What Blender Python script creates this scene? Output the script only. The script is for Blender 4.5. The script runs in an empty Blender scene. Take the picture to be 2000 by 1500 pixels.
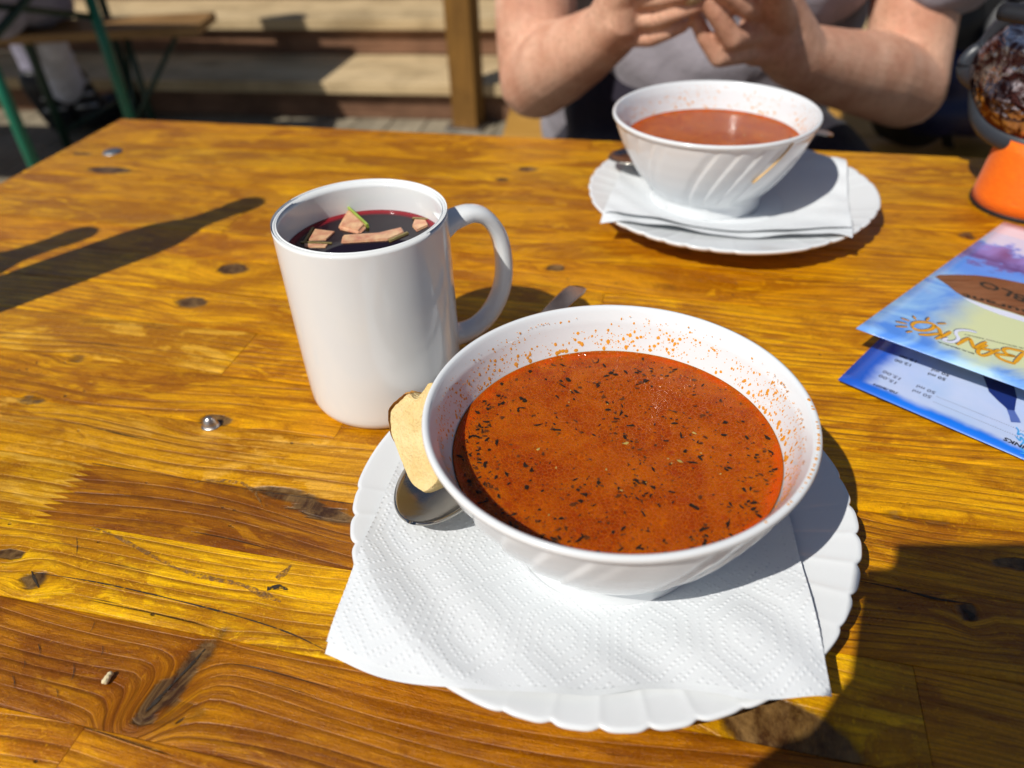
import bpy, bmesh, math, random
import numpy as np
from mathutils import Vector, Matrix, noise as mnoise

S = bpy.context.scene
COL = S.collection
random.seed(7)
rng = np.random.default_rng(7)
PI = math.pi

# ------------------------------------------------------------------ camera
F = 1502.25                       # focal length in pixels of the 2000 px wide photograph
PITCH, ROLL, CAMH = 0.6496, -0.0455, 0.2644
cp, sp = math.cos(PITCH), math.sin(PITCH)
FW = np.array([0, cp, -sp]); R0 = np.array([1., 0, 0]); U0 = np.array([0, sp, cp])
CR = math.cos(ROLL) * R0 + math.sin(ROLL) * U0
CU = -math.sin(ROLL) * R0 + math.cos(ROLL) * U0
CO = np.array([0, 0, CAMH])
cam = bpy.data.cameras.new('camera')
co = bpy.data.objects.new('camera', cam); COL.objects.link(co)
co.matrix_world = Matrix(((CR[0], CU[0], -FW[0], CO[0]), (CR[1], CU[1], -FW[1], CO[1]), (CR[2], CU[2], -FW[2], CO[2]), (0, 0, 0, 1)))
cam.sensor_width = 36; cam.lens = 36 * F / 2000
cam.clip_start = 0.01; cam.clip_end = 500
cam.dof.use_dof = True; cam.dof.focus_distance = 0.335; cam.dof.aperture_fstop = 7.0
S.camera = co
S.render.resolution_x = 1024; S.render.resolution_y = 768

# ------------------------------------------------------------------ light
SUN_DIR = Vector((-0.6364, -0.6123, 1.0)).normalized()      # towards the sun
w = bpy.data.worlds.new('World'); S.world = w; w.use_nodes = True
nt = w.node_tree; nt.nodes.clear()
sky = nt.nodes.new('ShaderNodeTexSky'); sky.sky_type = 'NISHITA'; sky.sun_disc = False
sky.sun_elevation = math.asin(SUN_DIR.z); sky.sun_rotation = math.atan2(SUN_DIR.x, SUN_DIR.y) % (2 * PI)
sky.altitude = 900
bg = nt.nodes.new('ShaderNodeBackground'); bg.inputs['Strength'].default_value = 0.062
wo = nt.nodes.new('ShaderNodeOutputWorld')
nt.links.new(sky.outputs[0], bg.inputs[0]); nt.links.new(bg.outputs[0], wo.inputs[0])
sl = bpy.data.lights.new('sun', 'SUN'); sl.energy = 4.1; sl.angle = math.radians(0.53); sl.color = (1, .965, .9)
so = bpy.data.objects.new('sun', sl); COL.objects.link(so); so.location = (-3, -3, 6)
so.rotation_euler = SUN_DIR.to_track_quat('Z', 'Y').to_euler()
S.view_settings.view_transform = 'Standard'; S.view_settings.look = 'None'
S.view_settings.exposure = 0.0; S.view_settings.gamma = 1.0
S.view_settings.use_curve_mapping = False

# ------------------------------------------------------------------ measuring helpers (world metres, table top is z = 0)
def U(x, y, z=0.):
    d = FW * F + (x - 1000) * CR - (y - 750) * CU
    return CO + d * ((z - CAMH) / d[2])
def at(x, y, Y):
    d = FW * F + (x - 1000) * CR - (y - 750) * CU
    return CO + d * (Y / d[1])
def onplane(x, y, P, N):
    d = FW * F + (x - 1000) * CR - (y - 750) * CU
    return CO + d * (np.dot(np.array(P) - CO, N) / np.dot(d, N))

# ------------------------------------------------------------------ material helpers
class NB:
    def __init__(s, name):
        s.m = bpy.data.materials.new(name); s.m.use_nodes = True
        s.t = s.m.node_tree; s.t.nodes.clear()
        s.out = s.t.nodes.new('ShaderNodeOutputMaterial')
        s.b = s.t.nodes.new('ShaderNodeBsdfPrincipled')
        s.t.links.new(s.b.outputs[0], s.out.inputs[0])
    def n(s, ty, **k):
        nd = s.t.nodes.new('ShaderNode' + ty)
        for a, v in k.items(): setattr(nd, a, v)
        return nd
    def set(s, inp, v):
        if isinstance(v, bpy.types.NodeSocket): s.t.links.new(v, inp)
        elif v is not None:
            if isinstance(v, (tuple, list)) and len(v) == 3 and inp.type == 'RGBA': v = (*v, 1)
            inp.default_value = v
    def math(s, op, a, b=None, c=None, clamp=False):
        nd = s.n('Math', operation=op, use_clamp=clamp)
        s.set(nd.inputs[0], a)
        if b is not None: s.set(nd.inputs[1], b)
        if c is not None: s.set(nd.inputs[2], c)
        return nd.outputs[0]
    def mapr(s, v, a, b, c=0., d=1., smooth=False):
        nd = s.n('MapRange'); nd.interpolation_type = 'SMOOTHSTEP' if smooth else 'LINEAR'
        for i, q in enumerate((v, a, b, c, d)): s.set(nd.inputs[i], q)
        return nd.outputs[0]
    def mix(s, f, a, b, mode='MIX'):
        nd = s.n('Mix', data_type='RGBA', blend_type=mode)
        s.set(nd.inputs[0], f); s.set(nd.inputs[6], a); s.set(nd.inputs[7], b)
        return nd.outputs[2]
    def noise(s, vec, scale, detail=3, rough=.55, dist=0., w=None):
        nd = s.n('TexNoise'); 
        if vec is not None: s.set(nd.inputs['Vector'], vec)
        nd.inputs['Scale'].default_value = scale; nd.inputs['Detail'].default_value = detail
        nd.inputs['Roughness'].default_value = rough; nd.inputs['Distortion'].default_value = dist
        return nd.outputs['Fac']
    def vor(s, vec, scale, feature='F1', out='Distance', rnd=1.):
        nd = s.n('TexVoronoi', feature=feature)
        if vec is not None: s.set(nd.inputs['Vector'], vec)
        nd.inputs['Scale'].default_value = scale; nd.inputs['Randomness'].default_value = rnd
        return nd.outputs[out]
    def vm(s, op, a, b=None):
        nd = s.n('VectorMath', operation=op); s.set(nd.inputs[0], a)
        if b is not None: s.set(nd.inputs[1], b)
        return nd.outputs[0]
    def obj(s): return s.n('TexCoord').outputs['Object']
    def bump(s, h, dist=.001, st=1.):
        nd = s.n('Bump'); nd.inputs['Strength'].default_value = st; nd.inputs['Distance'].default_value = dist
        s.set(nd.inputs['Height'], h); s.t.links.new(nd.outputs[0], s.b.inputs['Normal']); return nd
    def P(s, **k):
        nm = dict(col='Base Color', rough='Roughness', metal='Metallic', spec='Specular IOR Level', coat='Coat Weight', coatr='Coat Roughness',
                  sss='Subsurface Weight', trans='Transmission Weight', ior='IOR', sheen='Sheen Weight', alpha='Alpha', sssr='Subsurface Radius', ssss='Subsurface Scale')
        for a, v in k.items(): s.set(s.b.inputs[nm[a]], v)
        return s

def mat_simple(name, col, rough=.5, var=.12, scale=30., bump=0., metal=0., bscale=None, **k):
    b = NB(name); o = b.obj()
    n = b.noise(o, scale, 4)
    f = b.mapr(n, .25, .75, 1 - var, 1 + var)
    c = b.mix(1., (*col, 1), (0, 0, 0, 1), 'MIX')
    vmn = b.n('VectorMath', operation='SCALE'); vmn.inputs[0].default_value = col[:3]; b.set(vmn.inputs['Scale'], f)
    b.P(col=vmn.outputs[0], rough=rough, metal=metal, **k)
    if bump: b.bump(b.noise(o, bscale or scale * 3, 4), bump)
    return b.m

M = {}
# white opal ware
def white_ware(name, col=(.76, .785, .80), sss=.0, trl=0.):
    b = NB(name); o = b.obj()
    n = b.noise(o, 40, 3)
    c = b.mix(b.mapr(n, .3, .7), (col[0] * .985, col[1] * .985, col[2] * .98), col)
    b.P(col=c, rough=b.mapr(b.noise(o, 25, 4), .3, .7, .10, .17), ior=1.5, coat=.25, coatr=.04, sss=sss, sssr=(.01, .01, .01), ssss=.4)
    if trl:
        tr = b.n('BsdfTranslucent'); b.set(tr.inputs['Color'], (.95, .93, .90)); ms = b.n('MixShader'); ms.inputs[0].default_value = trl
        b.t.links.new(b.b.outputs[0], ms.inputs[1]); b.t.links.new(tr.outputs[0], ms.inputs[2]); b.t.links.new(ms.outputs[0], b.out.inputs[0])
    return b.m
M['ware'] = white_ware('white_opal_glass', (.78, .80, .81))
M['mug'] = white_ware('white_glazed_ceramic', (.80, .815, .81))

def paper(name, col, bump_scale=900):
    b = NB(name); o = b.obj()
    b.P(col=b.mix(b.mapr(b.noise(o, 60, 4), .3, .7), tuple(c * .97 for c in col), col), rough=.95, spec=.15, sheen=.15)
    b.bump(b.noise(o, bump_scale, 3), .00012, .6); return b.m
M['napkin'] = paper('white_tissue_paper', (.74, .765, .78))

# varnished pine; per-board colour is the object's own colour, grain follows the stored grain coordinates
def wood_table():
    b = NB('varnished_pine')
    at_ = b.n('Attribute', attribute_name='gc'); gc = at_.outputs['Vector']
    kn = b.n('Attribute', attribute_name='kn').outputs['Fac']
    oi = b.n('ObjectInfo')
    sep = b.n('SeparateXYZ'); b.set(sep.inputs[0], gc)
    al, ac, sd = sep.outputs
    def vec(x, y, z=None):
        c = b.n('CombineXYZ'); b.set(c.inputs[0], x); b.set(c.inputs[1], y); b.set(c.inputs[2], z if z is not None else sd); return c.outputs[0]
    low = b.noise(vec(b.math('MULTIPLY', al, 3.), b.math('MULTIPLY', ac, 22.)), 1., 2)
    # growth rings: thin dark latewood lines
    freq = b.math('MULTIPLY_ADD', oi.outputs['Alpha'], 300., 95.)
    ph = b.math('ADD', b.math('MULTIPLY', ac, freq), b.math('MULTIPLY', low, 3.2))
    fr = b.math('FRACT', ph)
    ring = b.math('MULTIPLY', b.mapr(fr, .55, .95, 0, 1, True), b.mapr(fr, .93, 1.0, 1, 0, True))
    ringvar = b.mapr(b.noise(vec(b.math('MULTIPLY', al, 7.), b.math('MULTIPLY', ac, 50.)), 1., 3), .35, .65, .25, 1.)
    ring = b.math('MULTIPLY', ring, ringvar)
    fib = b.noise(vec(b.math('MULTIPLY', al, 60.), b.math('MULTIPLY', ac, 1400.)), 1., 4, .65)
    fib2 = b.noise(vec(b.math('MULTIPLY', al, 14.), b.math('MULTIPLY', ac, 260.)), 1., 4, .6)
    blot = b.noise(vec(b.math('MULTIPLY', al, 9.), b.math('MULTIPLY', ac, 20.)), 1., 5, .6, 1.2)
    worn = b.noise(vec(b.math('MULTIPLY', al, 26.), b.math('MULTIPLY', ac, 70.)), 1., 6, .7, .6)
    base = oi.outputs['Color']
    dark = b.mix(1., base, (.22, .15, .10, 1), 'MULTIPLY')
    worn_sheen = b.mix(1., base, (1.26, 1.48, 3.0, 1), 'MULTIPLY')  # pale worn tone, with the varnish's sheen highlights put into the colour
    c = b.mix(b.mapr(blot, .43, .60, 0, .92, True), base, b.mix(1., base, (.50, .38, .25, 1), 'MULTIPLY'))
    pat = b.noise(vec(b.math('MULTIPLY', al, 16.), b.math('MULTIPLY', ac, 46.)), 1., 7, .62, 1.6)
    c = b.mix(b.mapr(pat, .54, .60, 0, .70, True), c, b.mix(1., base, (1.20, 1.36, 2.4, 1), 'MULTIPLY'))  # pale patches: worn varnish plus painted sheen
    c = b.mix(b.mapr(pat, .34, .43, .65, 0, True), c, b.mix(1., base, (.42, .30, .24, 1), 'MULTIPLY'))
    c = b.mix(b.mapr(worn, .50, .68, 0, .55, True), c, worn_sheen)
    c = b.mix(b.math('MULTIPLY', ring, .9), c, dark)
    c = b.mix(b.mapr(fib2, .47, .62, 0, .62), c, b.mix(1., base, (.40, .29, .18, 1), 'MULTIPLY'))
    c = b.mix(b.mapr(fib, .45, .66, 0, .60), c, b.mix(1., base, (.36, .26, .18, 1), 'MULTIPLY'))
    # long narrow weathered checks
    chk = b.noise(vec(b.math('MULTIPLY', al, 11.), b.math('MULTIPLY', ac, 420.)), 1., 2, .5)
    chk = b.mapr(chk, .70, .76, 0, .75, True)
    c = b.mix(chk, c, (.035, .022, .012))
    # dents, specks
    sp_ = b.vor(vec(b.math('MULTIPLY', al, 1.), b.math('MULTIPLY', ac, 1.6)), 95., 'F1')
    spm = b.math('MULTIPLY', b.mapr(sp_, .06, .13, 1, 0, True), b.mapr(b.noise(gc, 26., 2), .56, .66, 0, 1, True))
    c = b.mix(b.math('MULTIPLY', spm, .85), c, (.04, .025, .015))
    # fine cross scratches of brighter varnish flakes
    fl = b.noise(vec(b.math('MULTIPLY', al, 420.), b.math('MULTIPLY', ac, 520.)), 1., 5, .7, 1.5)
    c = b.mix(b.mapr(fl, .56, .72, 0, .60), c, worn_sheen)
    c = b.mix(b.mapr(fl, .25, .42, .60, 0), c, dark)
    gr = b.noise(vec(b.math('MULTIPLY', al, 900.), b.math('MULTIPLY', ac, 1300.)), 1., 3, .7)
    c = b.mix(b.mapr(gr, .36, .64, .42, 0), c, b.mix(1., c, (.62, .55, .45, 1), 'MULTIPLY'))
    grey = b.noise(vec(b.math('MULTIPLY', al, 120.), b.math('MULTIPLY', ac, 300.)), 1., 5, .7)
    kc = b.mix(b.mapr(grey, .4, .7), (.030, .013, .007), (.20, .12, .05))
    kf = b.mapr(b.math('ADD', kn, b.math('MULTIPLY', b.math('SUBTRACT', grey, .5), .5)), .22, .62, 0, .96, True)
    c = b.mix(kf, c, kc)
    hs = b.n('HueSaturation'); hs.inputs['Saturation'].default_value = 1.06; hs.inputs['Value'].default_value = 1.24; b.set(hs.inputs['Color'], c)
    rg = b.mapr(b.math('ADD', b.math('MULTIPLY', fl, .6), b.math('MULTIPLY', worn, .5)), .35, .75, .20, .50)
    b.P(col=hs.outputs[0], rough=rg, spec=.32)
    h = b.math('ADD', b.math('MULTIPLY', ring, -.5), b.math('MULTIPLY', fib, .35))
    h = b.math('ADD', h, b.math('MULTIPLY', fl, .45))
    h = b.math('ADD', h, b.math('MULTIPLY', spm, -1.0)); h = b.math('ADD', h, b.math('MULTIPLY', chk, -1.4))
    h = b.math('ADD', h, b.math('MULTIPLY', kf, -.8)); h = b.math('ADD', h, b.math('MULTIPLY', worn, .9))
    b.bump(h, .00075, 1.)
    return b.m
M['table'] = wood_table()

def wood_plain(name, c1, c2, scale=1., rough=.7, spec=.25, axis=0):
    b = NB(name); o = b.obj()
    oi = b.n('ObjectInfo')
    mp = b.n('Mapping'); b.set(mp.inputs[0], o)
    sc = [60 * scale] * 3; sc[axis] = 2.5 * scale; mp.inputs['Scale'].default_value = sc
    cx = b.n('CombineXYZ'); 
    for i in range(3): b.set(cx.inputs[i], b.math('MULTIPLY', oi.outputs['Random'], 37.))
    v = b.vm('ADD', mp.outputs[0], cx.outputs[0])
    g = b.noise(v, 1., 5, .65, .8); bl = b.noise(b.vm('ADD', o, cx.outputs[0]), 6., 4)
    c = b.mix(b.mapr(g, .3, .7), c1, c2)
    c = b.mix(b.mapr(bl, .45, .7, 0, .55), c, tuple(q * .55 for q in c1))
    rv = b.mapr(oi.outputs['Random'], 0, 1, .82, 1.15)
    sc2 = b.n('VectorMath', operation='SCALE'); b.set(sc2.inputs[0], c); b.set(sc2.inputs['Scale'], rv)
    b.P(col=sc2.outputs[0], rough=rough, spec=spec); b.bump(g, .0015, .6); return b.m
M['step'] = wood_plain('weathered_step_wood', (.40, .28, .14), (.66, .50, .29), axis=0)
M['riser'] = wood_plain('brown_riser_wood', (.14, .065, .035), (.28, .15, .085), axis=0)
M['deck'] = wood_plain('grey_deck_wood', (.22, .18, .12), (.40, .34, .24), axis=1)
M['post'] = wood_plain('brown_stained_post_wood', (.13, .060, .012), (.24, .115, .022), axis=2)
M['bench'] = wood_plain('varnished_bench_wood', (.42, .20, .03), (.58, .32, .07), rough=.4, axis=0)
M['benchd'] = wood_plain('beer_bench_wood', (.20, .10, .03), (.34, .20, .08), rough=.5, axis=0)
M['green'] = mat_simple('green_enamelled_steel', (.005, .13, .07), .35, .15, 20)
M['darkgreen'] = mat_simple('dark_green_steel', (.006, .03, .018), .45, .2, 20)
def metal(name, col, rough):
    b = NB(name); o = b.obj(); b.P(col=col, metal=1., rough=b.mapr(b.noise(o, 60, 5), .3, .7, rough * .7, rough * 1.5))
    b.bump(b.noise(o, 500, 2), .00003); return b.m
M['steel'] = metal('polished_steel', (.46, .43, .38), .13)
M['bolt'] = metal('dull_zinc', (.5, .49, .47), .35)

# ------------------------------------------------------------------ object helpers
def tag(o, label=None, cat=None, group=None, kind=None):
    if label: o['label'] = label
    if cat: o['category'] = cat
    if group: o['group'] = group
    if kind: o['kind'] = kind
    return o
def link(o, parent=None):
    COL.objects.link(o)
    if parent is not None: o.parent = parent
    return o
def empty(name, loc=(0, 0, 0), rz=0.):
    o = bpy.data.objects.new(name, None); o.location = loc; o.rotation_euler = (0, 0, rz); o.empty_display_size = .02
    return link(o)
def mk(name, verts, faces, mat, parent=None, smooth=True, mats=None, fm=None, loc=None):
    me = bpy.data.meshes.new(name)
    me.from_pydata([tuple(map(float, v)) for v in verts], [], [tuple(map(int, f)) for f in faces])
    for m_ in ([mat] if mats is None else mats): me.materials.append(m_)
    me.polygons.foreach_set('use_smooth', [smooth] * len(me.polygons))
    if fm is not None: me.polygons.foreach_set('material_index', fm)
    me.update()
    o = bpy.data.objects.new(name, me)
    if loc is not None: o.location = loc
    return link(o, parent)
def gridmesh(name, V, mat, parent=None, closed_u=False, closed_v=False, smooth=True, flip=False):
    """V: (nu, nv, 3)"""
    nu, nv = V.shape[:2]
    iu = np.arange(nu if closed_u else nu - 1); iv = np.arange(nv if closed_v else nv - 1)
    a, b_ = np.meshgrid(iu, iv, indexing='ij'); a2 = (a + 1) % nu; b2 = (b_ + 1) % nv
    Fc = np.stack([a * nv + b_, a2 * nv + b_, a2 * nv + b2, a * nv + b2], -1).reshape(-1, 4)
    if flip: Fc = Fc[:, ::-1]
    me = bpy.data.meshes.new(name)
    me.vertices.add(nu * nv); me.vertices.foreach_set('co', V.reshape(-1).astype(np.float32))
    nf = len(Fc); me.loops.add(nf * 4); me.loops.foreach_set('vertex_index', Fc.reshape(-1).astype(np.int32))
    me.polygons.add(nf); me.polygons.foreach_set('loop_start', np.arange(0, nf * 4, 4, dtype=np.int32))
    me.polygons.foreach_set('loop_total', np.full(nf, 4, dtype=np.int32))
    me.polygons.foreach_set('use_smooth', np.full(nf, smooth))
    me.materials.append(mat); me.update(calc_edges=True); me.validate()
    o = bpy.data.objects.new(name, me); return link(o, parent)
def lathe_v(prof, n=96):
    prof = np.array(prof, float); th = np.linspace(0, 2 * PI, n, endpoint=False)
    return np.stack([prof[:, 0][None] * np.cos(th)[:, None], prof[:, 0][None] * np.sin(th)[:, None], np.broadcast_to(prof[:, 1][None], (n, len(prof)))], -1)
def lathe(name, prof, mat, parent=None, n=96, smooth=True):
    return gridmesh(name, lathe_v(prof, n), mat, parent, closed_u=True, smooth=smooth)
def box(name, size, mat, parent=None, loc=(0, 0, 0), rot=(0, 0, 0), bevel=.002, seg=2):
    bm = bmesh.new(); bmesh.ops.create_cube(bm, size=1.)
    bmesh.ops.scale(bm, vec=size, verts=bm.verts)
    if bevel: bmesh.ops.bevel(bm, geom=bm.edges[:], offset=bevel, segments=seg, affect='EDGES', profile=.6)
    me = bpy.data.meshes.new(name); bm.to_mesh(me); bm.free(); me.materials.append(mat)
    me.polygons.foreach_set('use_smooth', [False] * len(me.polygons))
    o = bpy.data.objects.new(name, me); o.location = loc; o.rotation_euler = rot
    return link(o, parent)
def frames(P):
    P = np.array(P, float); T = np.gradient(P, axis=0); T /= np.linalg.norm(T, axis=1)[:, None] + 1e-12
    return P, T
def tube_v(P, r, n=12, up=(0, 0, 1), ry=None):
    P, T = frames(P); r = np.broadcast_to(r, (len(P),)); ry = r if ry is None else np.broadcast_to(ry, (len(P),))
    up = np.array(up, float); V = np.zeros((len(P), n, 3)); th = np.linspace(0, 2 * PI, n, endpoint=False)
    for i in range(len(P)):
        s_ = np.cross(T[i], up); s_ /= np.linalg.norm(s_) + 1e-9; u_ = np.cross(s_, T[i])
        V[i] = P[i] + np.cos(th)[:, None] * s_ * r[i] + np.sin(th)[:, None] * u_ * ry[i]
    return V
def tube(name, P, r, mat, parent=None, n=12, up=(0, 0, 1), ry=None, caps=True):
    V = tube_v(P, r, n, up, ry)
    if caps:
        c0 = np.repeat(V[:1].mean(1, keepdims=True), n, 1); c1 = np.repeat(V[-1:].mean(1, keepdims=True), n, 1)
        V = np.concatenate([c0, V, c1], 0)
    return gridmesh(name, V, mat, parent, closed_v=True)
def smooth_path(pts, k=8):
    pts = np.array(pts, float); out = []
    P = np.vstack([2 * pts[0] - pts[1], pts, 2 * pts[-1] - pts[-2]])
    for i in range(1, len(P) - 2):
        for t in np.linspace(0, 1, k, endpoint=False):
            a, b_, c, d = P[i - 1:i + 3]
            out.append(.5 * ((2 * b_) + (c - a) * t + (2 * a - 5 * b_ + 4 * c - d) * t * t + (-a + 3 * b_ - 3 * c + d) * t ** 3))
    out.append(pts[-1]); return np.array(out)
def copy_tree(o, parent=None):
    c = o.copy(); COL.objects.link(c); c.parent = parent
    for ch in list(o.children): copy_tree(ch, c)
    return c

# ================================================================== SETTING
GZ = -0.75
PS = -0.2                                            # heading of steps and deck
def grot(x, y, a=PS): return (x * math.cos(a) - y * math.sin(a), x * math.sin(a) + y * math.cos(a))
ground = mk('ground', [(-60, -60, GZ - .12), (60, -60, GZ - .12), (60, 60, GZ - .12), (-60, 60, GZ - .12)], [(0, 1, 2, 3)],
            mat_simple('packed_earth', (.16, .13, .095), .95, .3, 1.5, .01), smooth=False)
tag(ground, kind='structure')
deck = empty('deck', (0, 0, GZ)); deck.rotation_euler = (0, 0, PS); tag(deck, kind='structure')
# the steps' own frame: origin on the front nose line
STEP0 = np.array([-.55, 3.17])
db = None
c_, s_ = math.cos(PS), math.sin(PS)
yl0 = -STEP0[0] * s_ + STEP0[1] * c_ + .03           # nose line in the rotated frame
for i in range(56):
    x = -4.6 + i * .145
    if db is None:
        db = box('board', (.139, 7.2, .03), M['deck'], deck, (x, 0, 0), bevel=.003)
        b0 = db
    else:
        b0 = db.copy(); COL.objects.link(b0); b0.parent = deck
    b0.location = (x, yl0 - 3.6 + .0 * i, -.0155 - .001 * (i % 3))
steps = empty('wooden_steps', (float(STEP0[0]), float(STEP0[1]), GZ), PS)
tag(steps, 'broad weathered timber steps with pale treads and brown risers climbing behind the tables', 'steps')
RISE, TREAD = .15, .385
for k in range(7):
    z = (k + 1) * RISE; y = k * TREAD
    for q, (yy, ww) in enumerate(((-.03 + .105, .205), (.285, .20))):
        t_ = box('tread_board', (9.0, ww, .045), M['step'], steps, (.8, y + yy - .003, z - .0225), bevel=.004) if (k == 0 and q == 0) else None
        if t_ is None:
            t_ = tb0.copy(); t_.data = tb0.data if q == 0 else tb1 if k > 0 else None or tb0.data; COL.objects.link(t_); t_.parent = steps
            t_.location = (.8 + .3 * ((k * 3 + q) % 4), y + yy - .003, z - .0225)
        else: tb0 = t_; tb1 = t_.data
    if k == 0: rb0 = box('riser_board', (9.0, .03, RISE - .047), M['riser'], steps, (.8, .02, z - .045 - (RISE - .047) / 2), bevel=.002)
    else:
        r_ = rb0.copy(); COL.objects.link(r_); r_.parent = steps; r_.location = (.8 - .2 * (k % 3), y + .02, z - .045 - (RISE - .047) / 2)
# terrace above the steps and the wall that closes it
terr = box('terrace', (14, 4., .04), M['step'], None, bevel=.004)
tx, ty = grot(.8, 7 * TREAD + 1.98); terr.location = (STEP0[0] + tx, STEP0[1] + ty, GZ + 7 * RISE - .02); terr.rotation_euler = (0, 0, PS); tag(terr, kind='structure')
cab = empty('timber_cabin', (0, 0, 0), PS); tx, ty = grot(.8, 7 * TREAD + 3.6); cab.location = (STEP0[0] + tx, STEP0[1] + ty, GZ + 7 * RISE)
tag(cab, 'brown log wall of a mountain cabin above the timber steps', 'cabin')
lg = None
for i in range(14):
    if lg is None:
        lg = tube('log', [(-5.5, 0, 0), (0, 0, 0), (5.5, 0, 0)], .1, M['riser'], cab, 12); l2 = lg
    else: l2 = lg.copy(); COL.objects.link(l2); l2.parent = cab
    l2.location = (0, .02 * (i % 2), .1 + .185 * i)

# post
post = empty('wooden_post', (-.12, 3.02, GZ), -.35)
tag(post, 'brown square timber post standing at the foot of the steps behind the table', 'post')
box('shaft', (.10, .10, 2.9), M['post'], post, (0, 0, 1.46), bevel=.006)
box('base_plate', (.15, .15, .012), M['bolt'], post, (0, 0, .006), bevel=.002)

# ------------------------------------------------------------------ beer garden furniture behind
def beer_table(label, loc, rz):
    r = empty('beer_table', loc, rz); tag(r, label, 'table', 'folding beer tables by the steps')
    for q in (-1, 0, 1): box('board', (2.2, .172, .028), M['benchd'], r, (0, q * .174, .755), bevel=.003)
    for sx in (-1, 1):
        x = sx * (1.1 - (.10 if sx > 0 else .3))
        for sy in (-1, 1):
            tube('leg', [(x, sy * .225, .74), (x, sy * .225, .37), (x, sy * .225, 0)], .016, M['green'], r, 10, up=(0, 1, 0))
        tube('brace', [(x + .01, -.225, .575), (x + .01, 0, .655), (x + .01, .225, .735)], .011, M['darkgreen'], r, 8, up=(1, 0, 0))
        tube('brace', [(x - .012, .225, .545), (x - .012, 0, .61), (x - .012, -.225, .672)], .009, M['darkgreen'], r, 8, up=(1, 0, 0))
        tube('crossbar', [(x, -.225, .73), (x, 0, .73), (x, .225, .73)], .012, M['darkgreen'], r, 8, up=(1, 0, 0))
        tube('crossbar', [(x, -.225, .10), (x, 0, .10), (x, .225, .10)], .009, M['darkgreen'], r, 8, up=(1, 0, 0))
    return r
LA = at(0, 150, 2.08); LB = at(222, 150, 2.50)
ang = math.atan2(LB[1] - LA[1], LB[0] - LA[0]) - PI / 2
mid = (LA[:2] + LB[:2]) / 2
bt = beer_table('green legged beer table nearest the camera on the left, its crossed braces in view', (0, 0, GZ), ang)
bt.location = (mid[0] - math.cos(ang) * 1.0, mid[1] - math.sin(ang) * 1.0, GZ)
bt2 = copy_tree(bt); tag(bt2, 'farther beer table beyond the long bench, close to the lowest step')
for ch in bt2.children:
    if not ch.name.startswith('board') and np.mean([v[0] for v in ch.bound_box]) > 0:
        ch.location.x = -.42; ch.data = ch.data.copy(); ch.data.materials[0] = M['darkgreen']
bt2.rotation_euler = (0, 0, -.22); bt2.location = (-2.13, 3.21, GZ)

def beer_bench(label, loc, rz, L=2.2, W=.22, mat='benchd', H=.47, cat='bench', group='benches beside the tables'):
    r = empty('bench', loc, rz); tag(r, label, cat, group)
    for q in (-1, 1): box('board', (L, W / 2 - .003, .028), M[mat], r, (0, q * W / 4, H - .014), bevel=.003)
    for sx in (-1, 1):
        x = sx * (L / 2 - .32)
        for sy in (-1, 1): tube('leg', [(x, sy * W * .42, H - .03), (x, sy * W * .42, H / 2), (x, sy * W * .42, 0)], .012, M['darkgreen'], r, 8, up=(0, 1, 0))
        tube('brace', [(x + .01, -W * .42, H * .35), (x + .12, 0, H * .68), (x + .22, 0, H - .03)], .008, M['darkgreen'], r, 8, up=(0, 1, 0))
        tube('brace', [(x, -W * .42, H * .2), (x, 0, H * .55), (x, W * .42, H * .9)], .007, M['darkgreen'], r, 8, up=(1, 0, 0))
    return r
beer_bench('brown beer bench in front of the steps with a person in lilac trousers on it', (-2.06, 2.78, GZ), .02)
bench2 = beer_bench('yellow varnished bench under the man in the grey shirt', (.995, 1.47, GZ), -.12, 2.0, .42, 'bench', .455)

# ================================================================== PEOPLE
def capsules(chains, seg=30):
    """list of chains [(x,y,z,r),...] -> one soup of overlapping capsule meshes"""
    VV, FF = [], []; off = 0
    th = np.linspace(0, 2 * PI, seg, endpoint=False)
    for ch in chains:
        ch = [np.array(c, float) for c in ch]
        if len(ch) == 1: ch = [ch[0], ch[0] + np.array([0, 0, 1e-4, 0])]
        for a, b_ in zip(ch[:-1], ch[1:]):
            d = b_[:3] - a[:3]; L = np.linalg.norm(d) + 1e-9; d = d / L
            s1 = np.cross(d, (0, 0, 1) if abs(d[2]) < .9 else (1, 0, 0)); s1 /= np.linalg.norm(s1); s2 = np.cross(d, s1)
            rings = []
            for t in (-90, -60, -30, 0): rings.append((a[:3] + d * a[3] * math.sin(math.radians(t)), a[3] * max(math.cos(math.radians(t)), 1e-4)))
            for t in (0, 30, 60, 90): rings.append((b_[:3] + d * b_[3] * math.sin(math.radians(t)), b_[3] * max(math.cos(math.radians(t)), 1e-4)))
            for c, r in rings: VV.append(c + r * (np.cos(th)[:, None] * s1 + np.sin(th)[:, None] * s2))
            nr = len(rings)
            for i in range(nr - 1):
                for j in range(seg):
                    j2 = (j + 1) % seg
                    FF.append((off + i * seg + j, off + i * seg + j2, off + (i + 1) * seg + j2, off + (i + 1) * seg + j))
            FF.append(tuple(off + j for j in range(seg))[::-1]); FF.append(tuple(off + (nr - 1) * seg + j for j in range(seg)))
            off += nr * seg
    return np.concatenate(VV), FF
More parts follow.
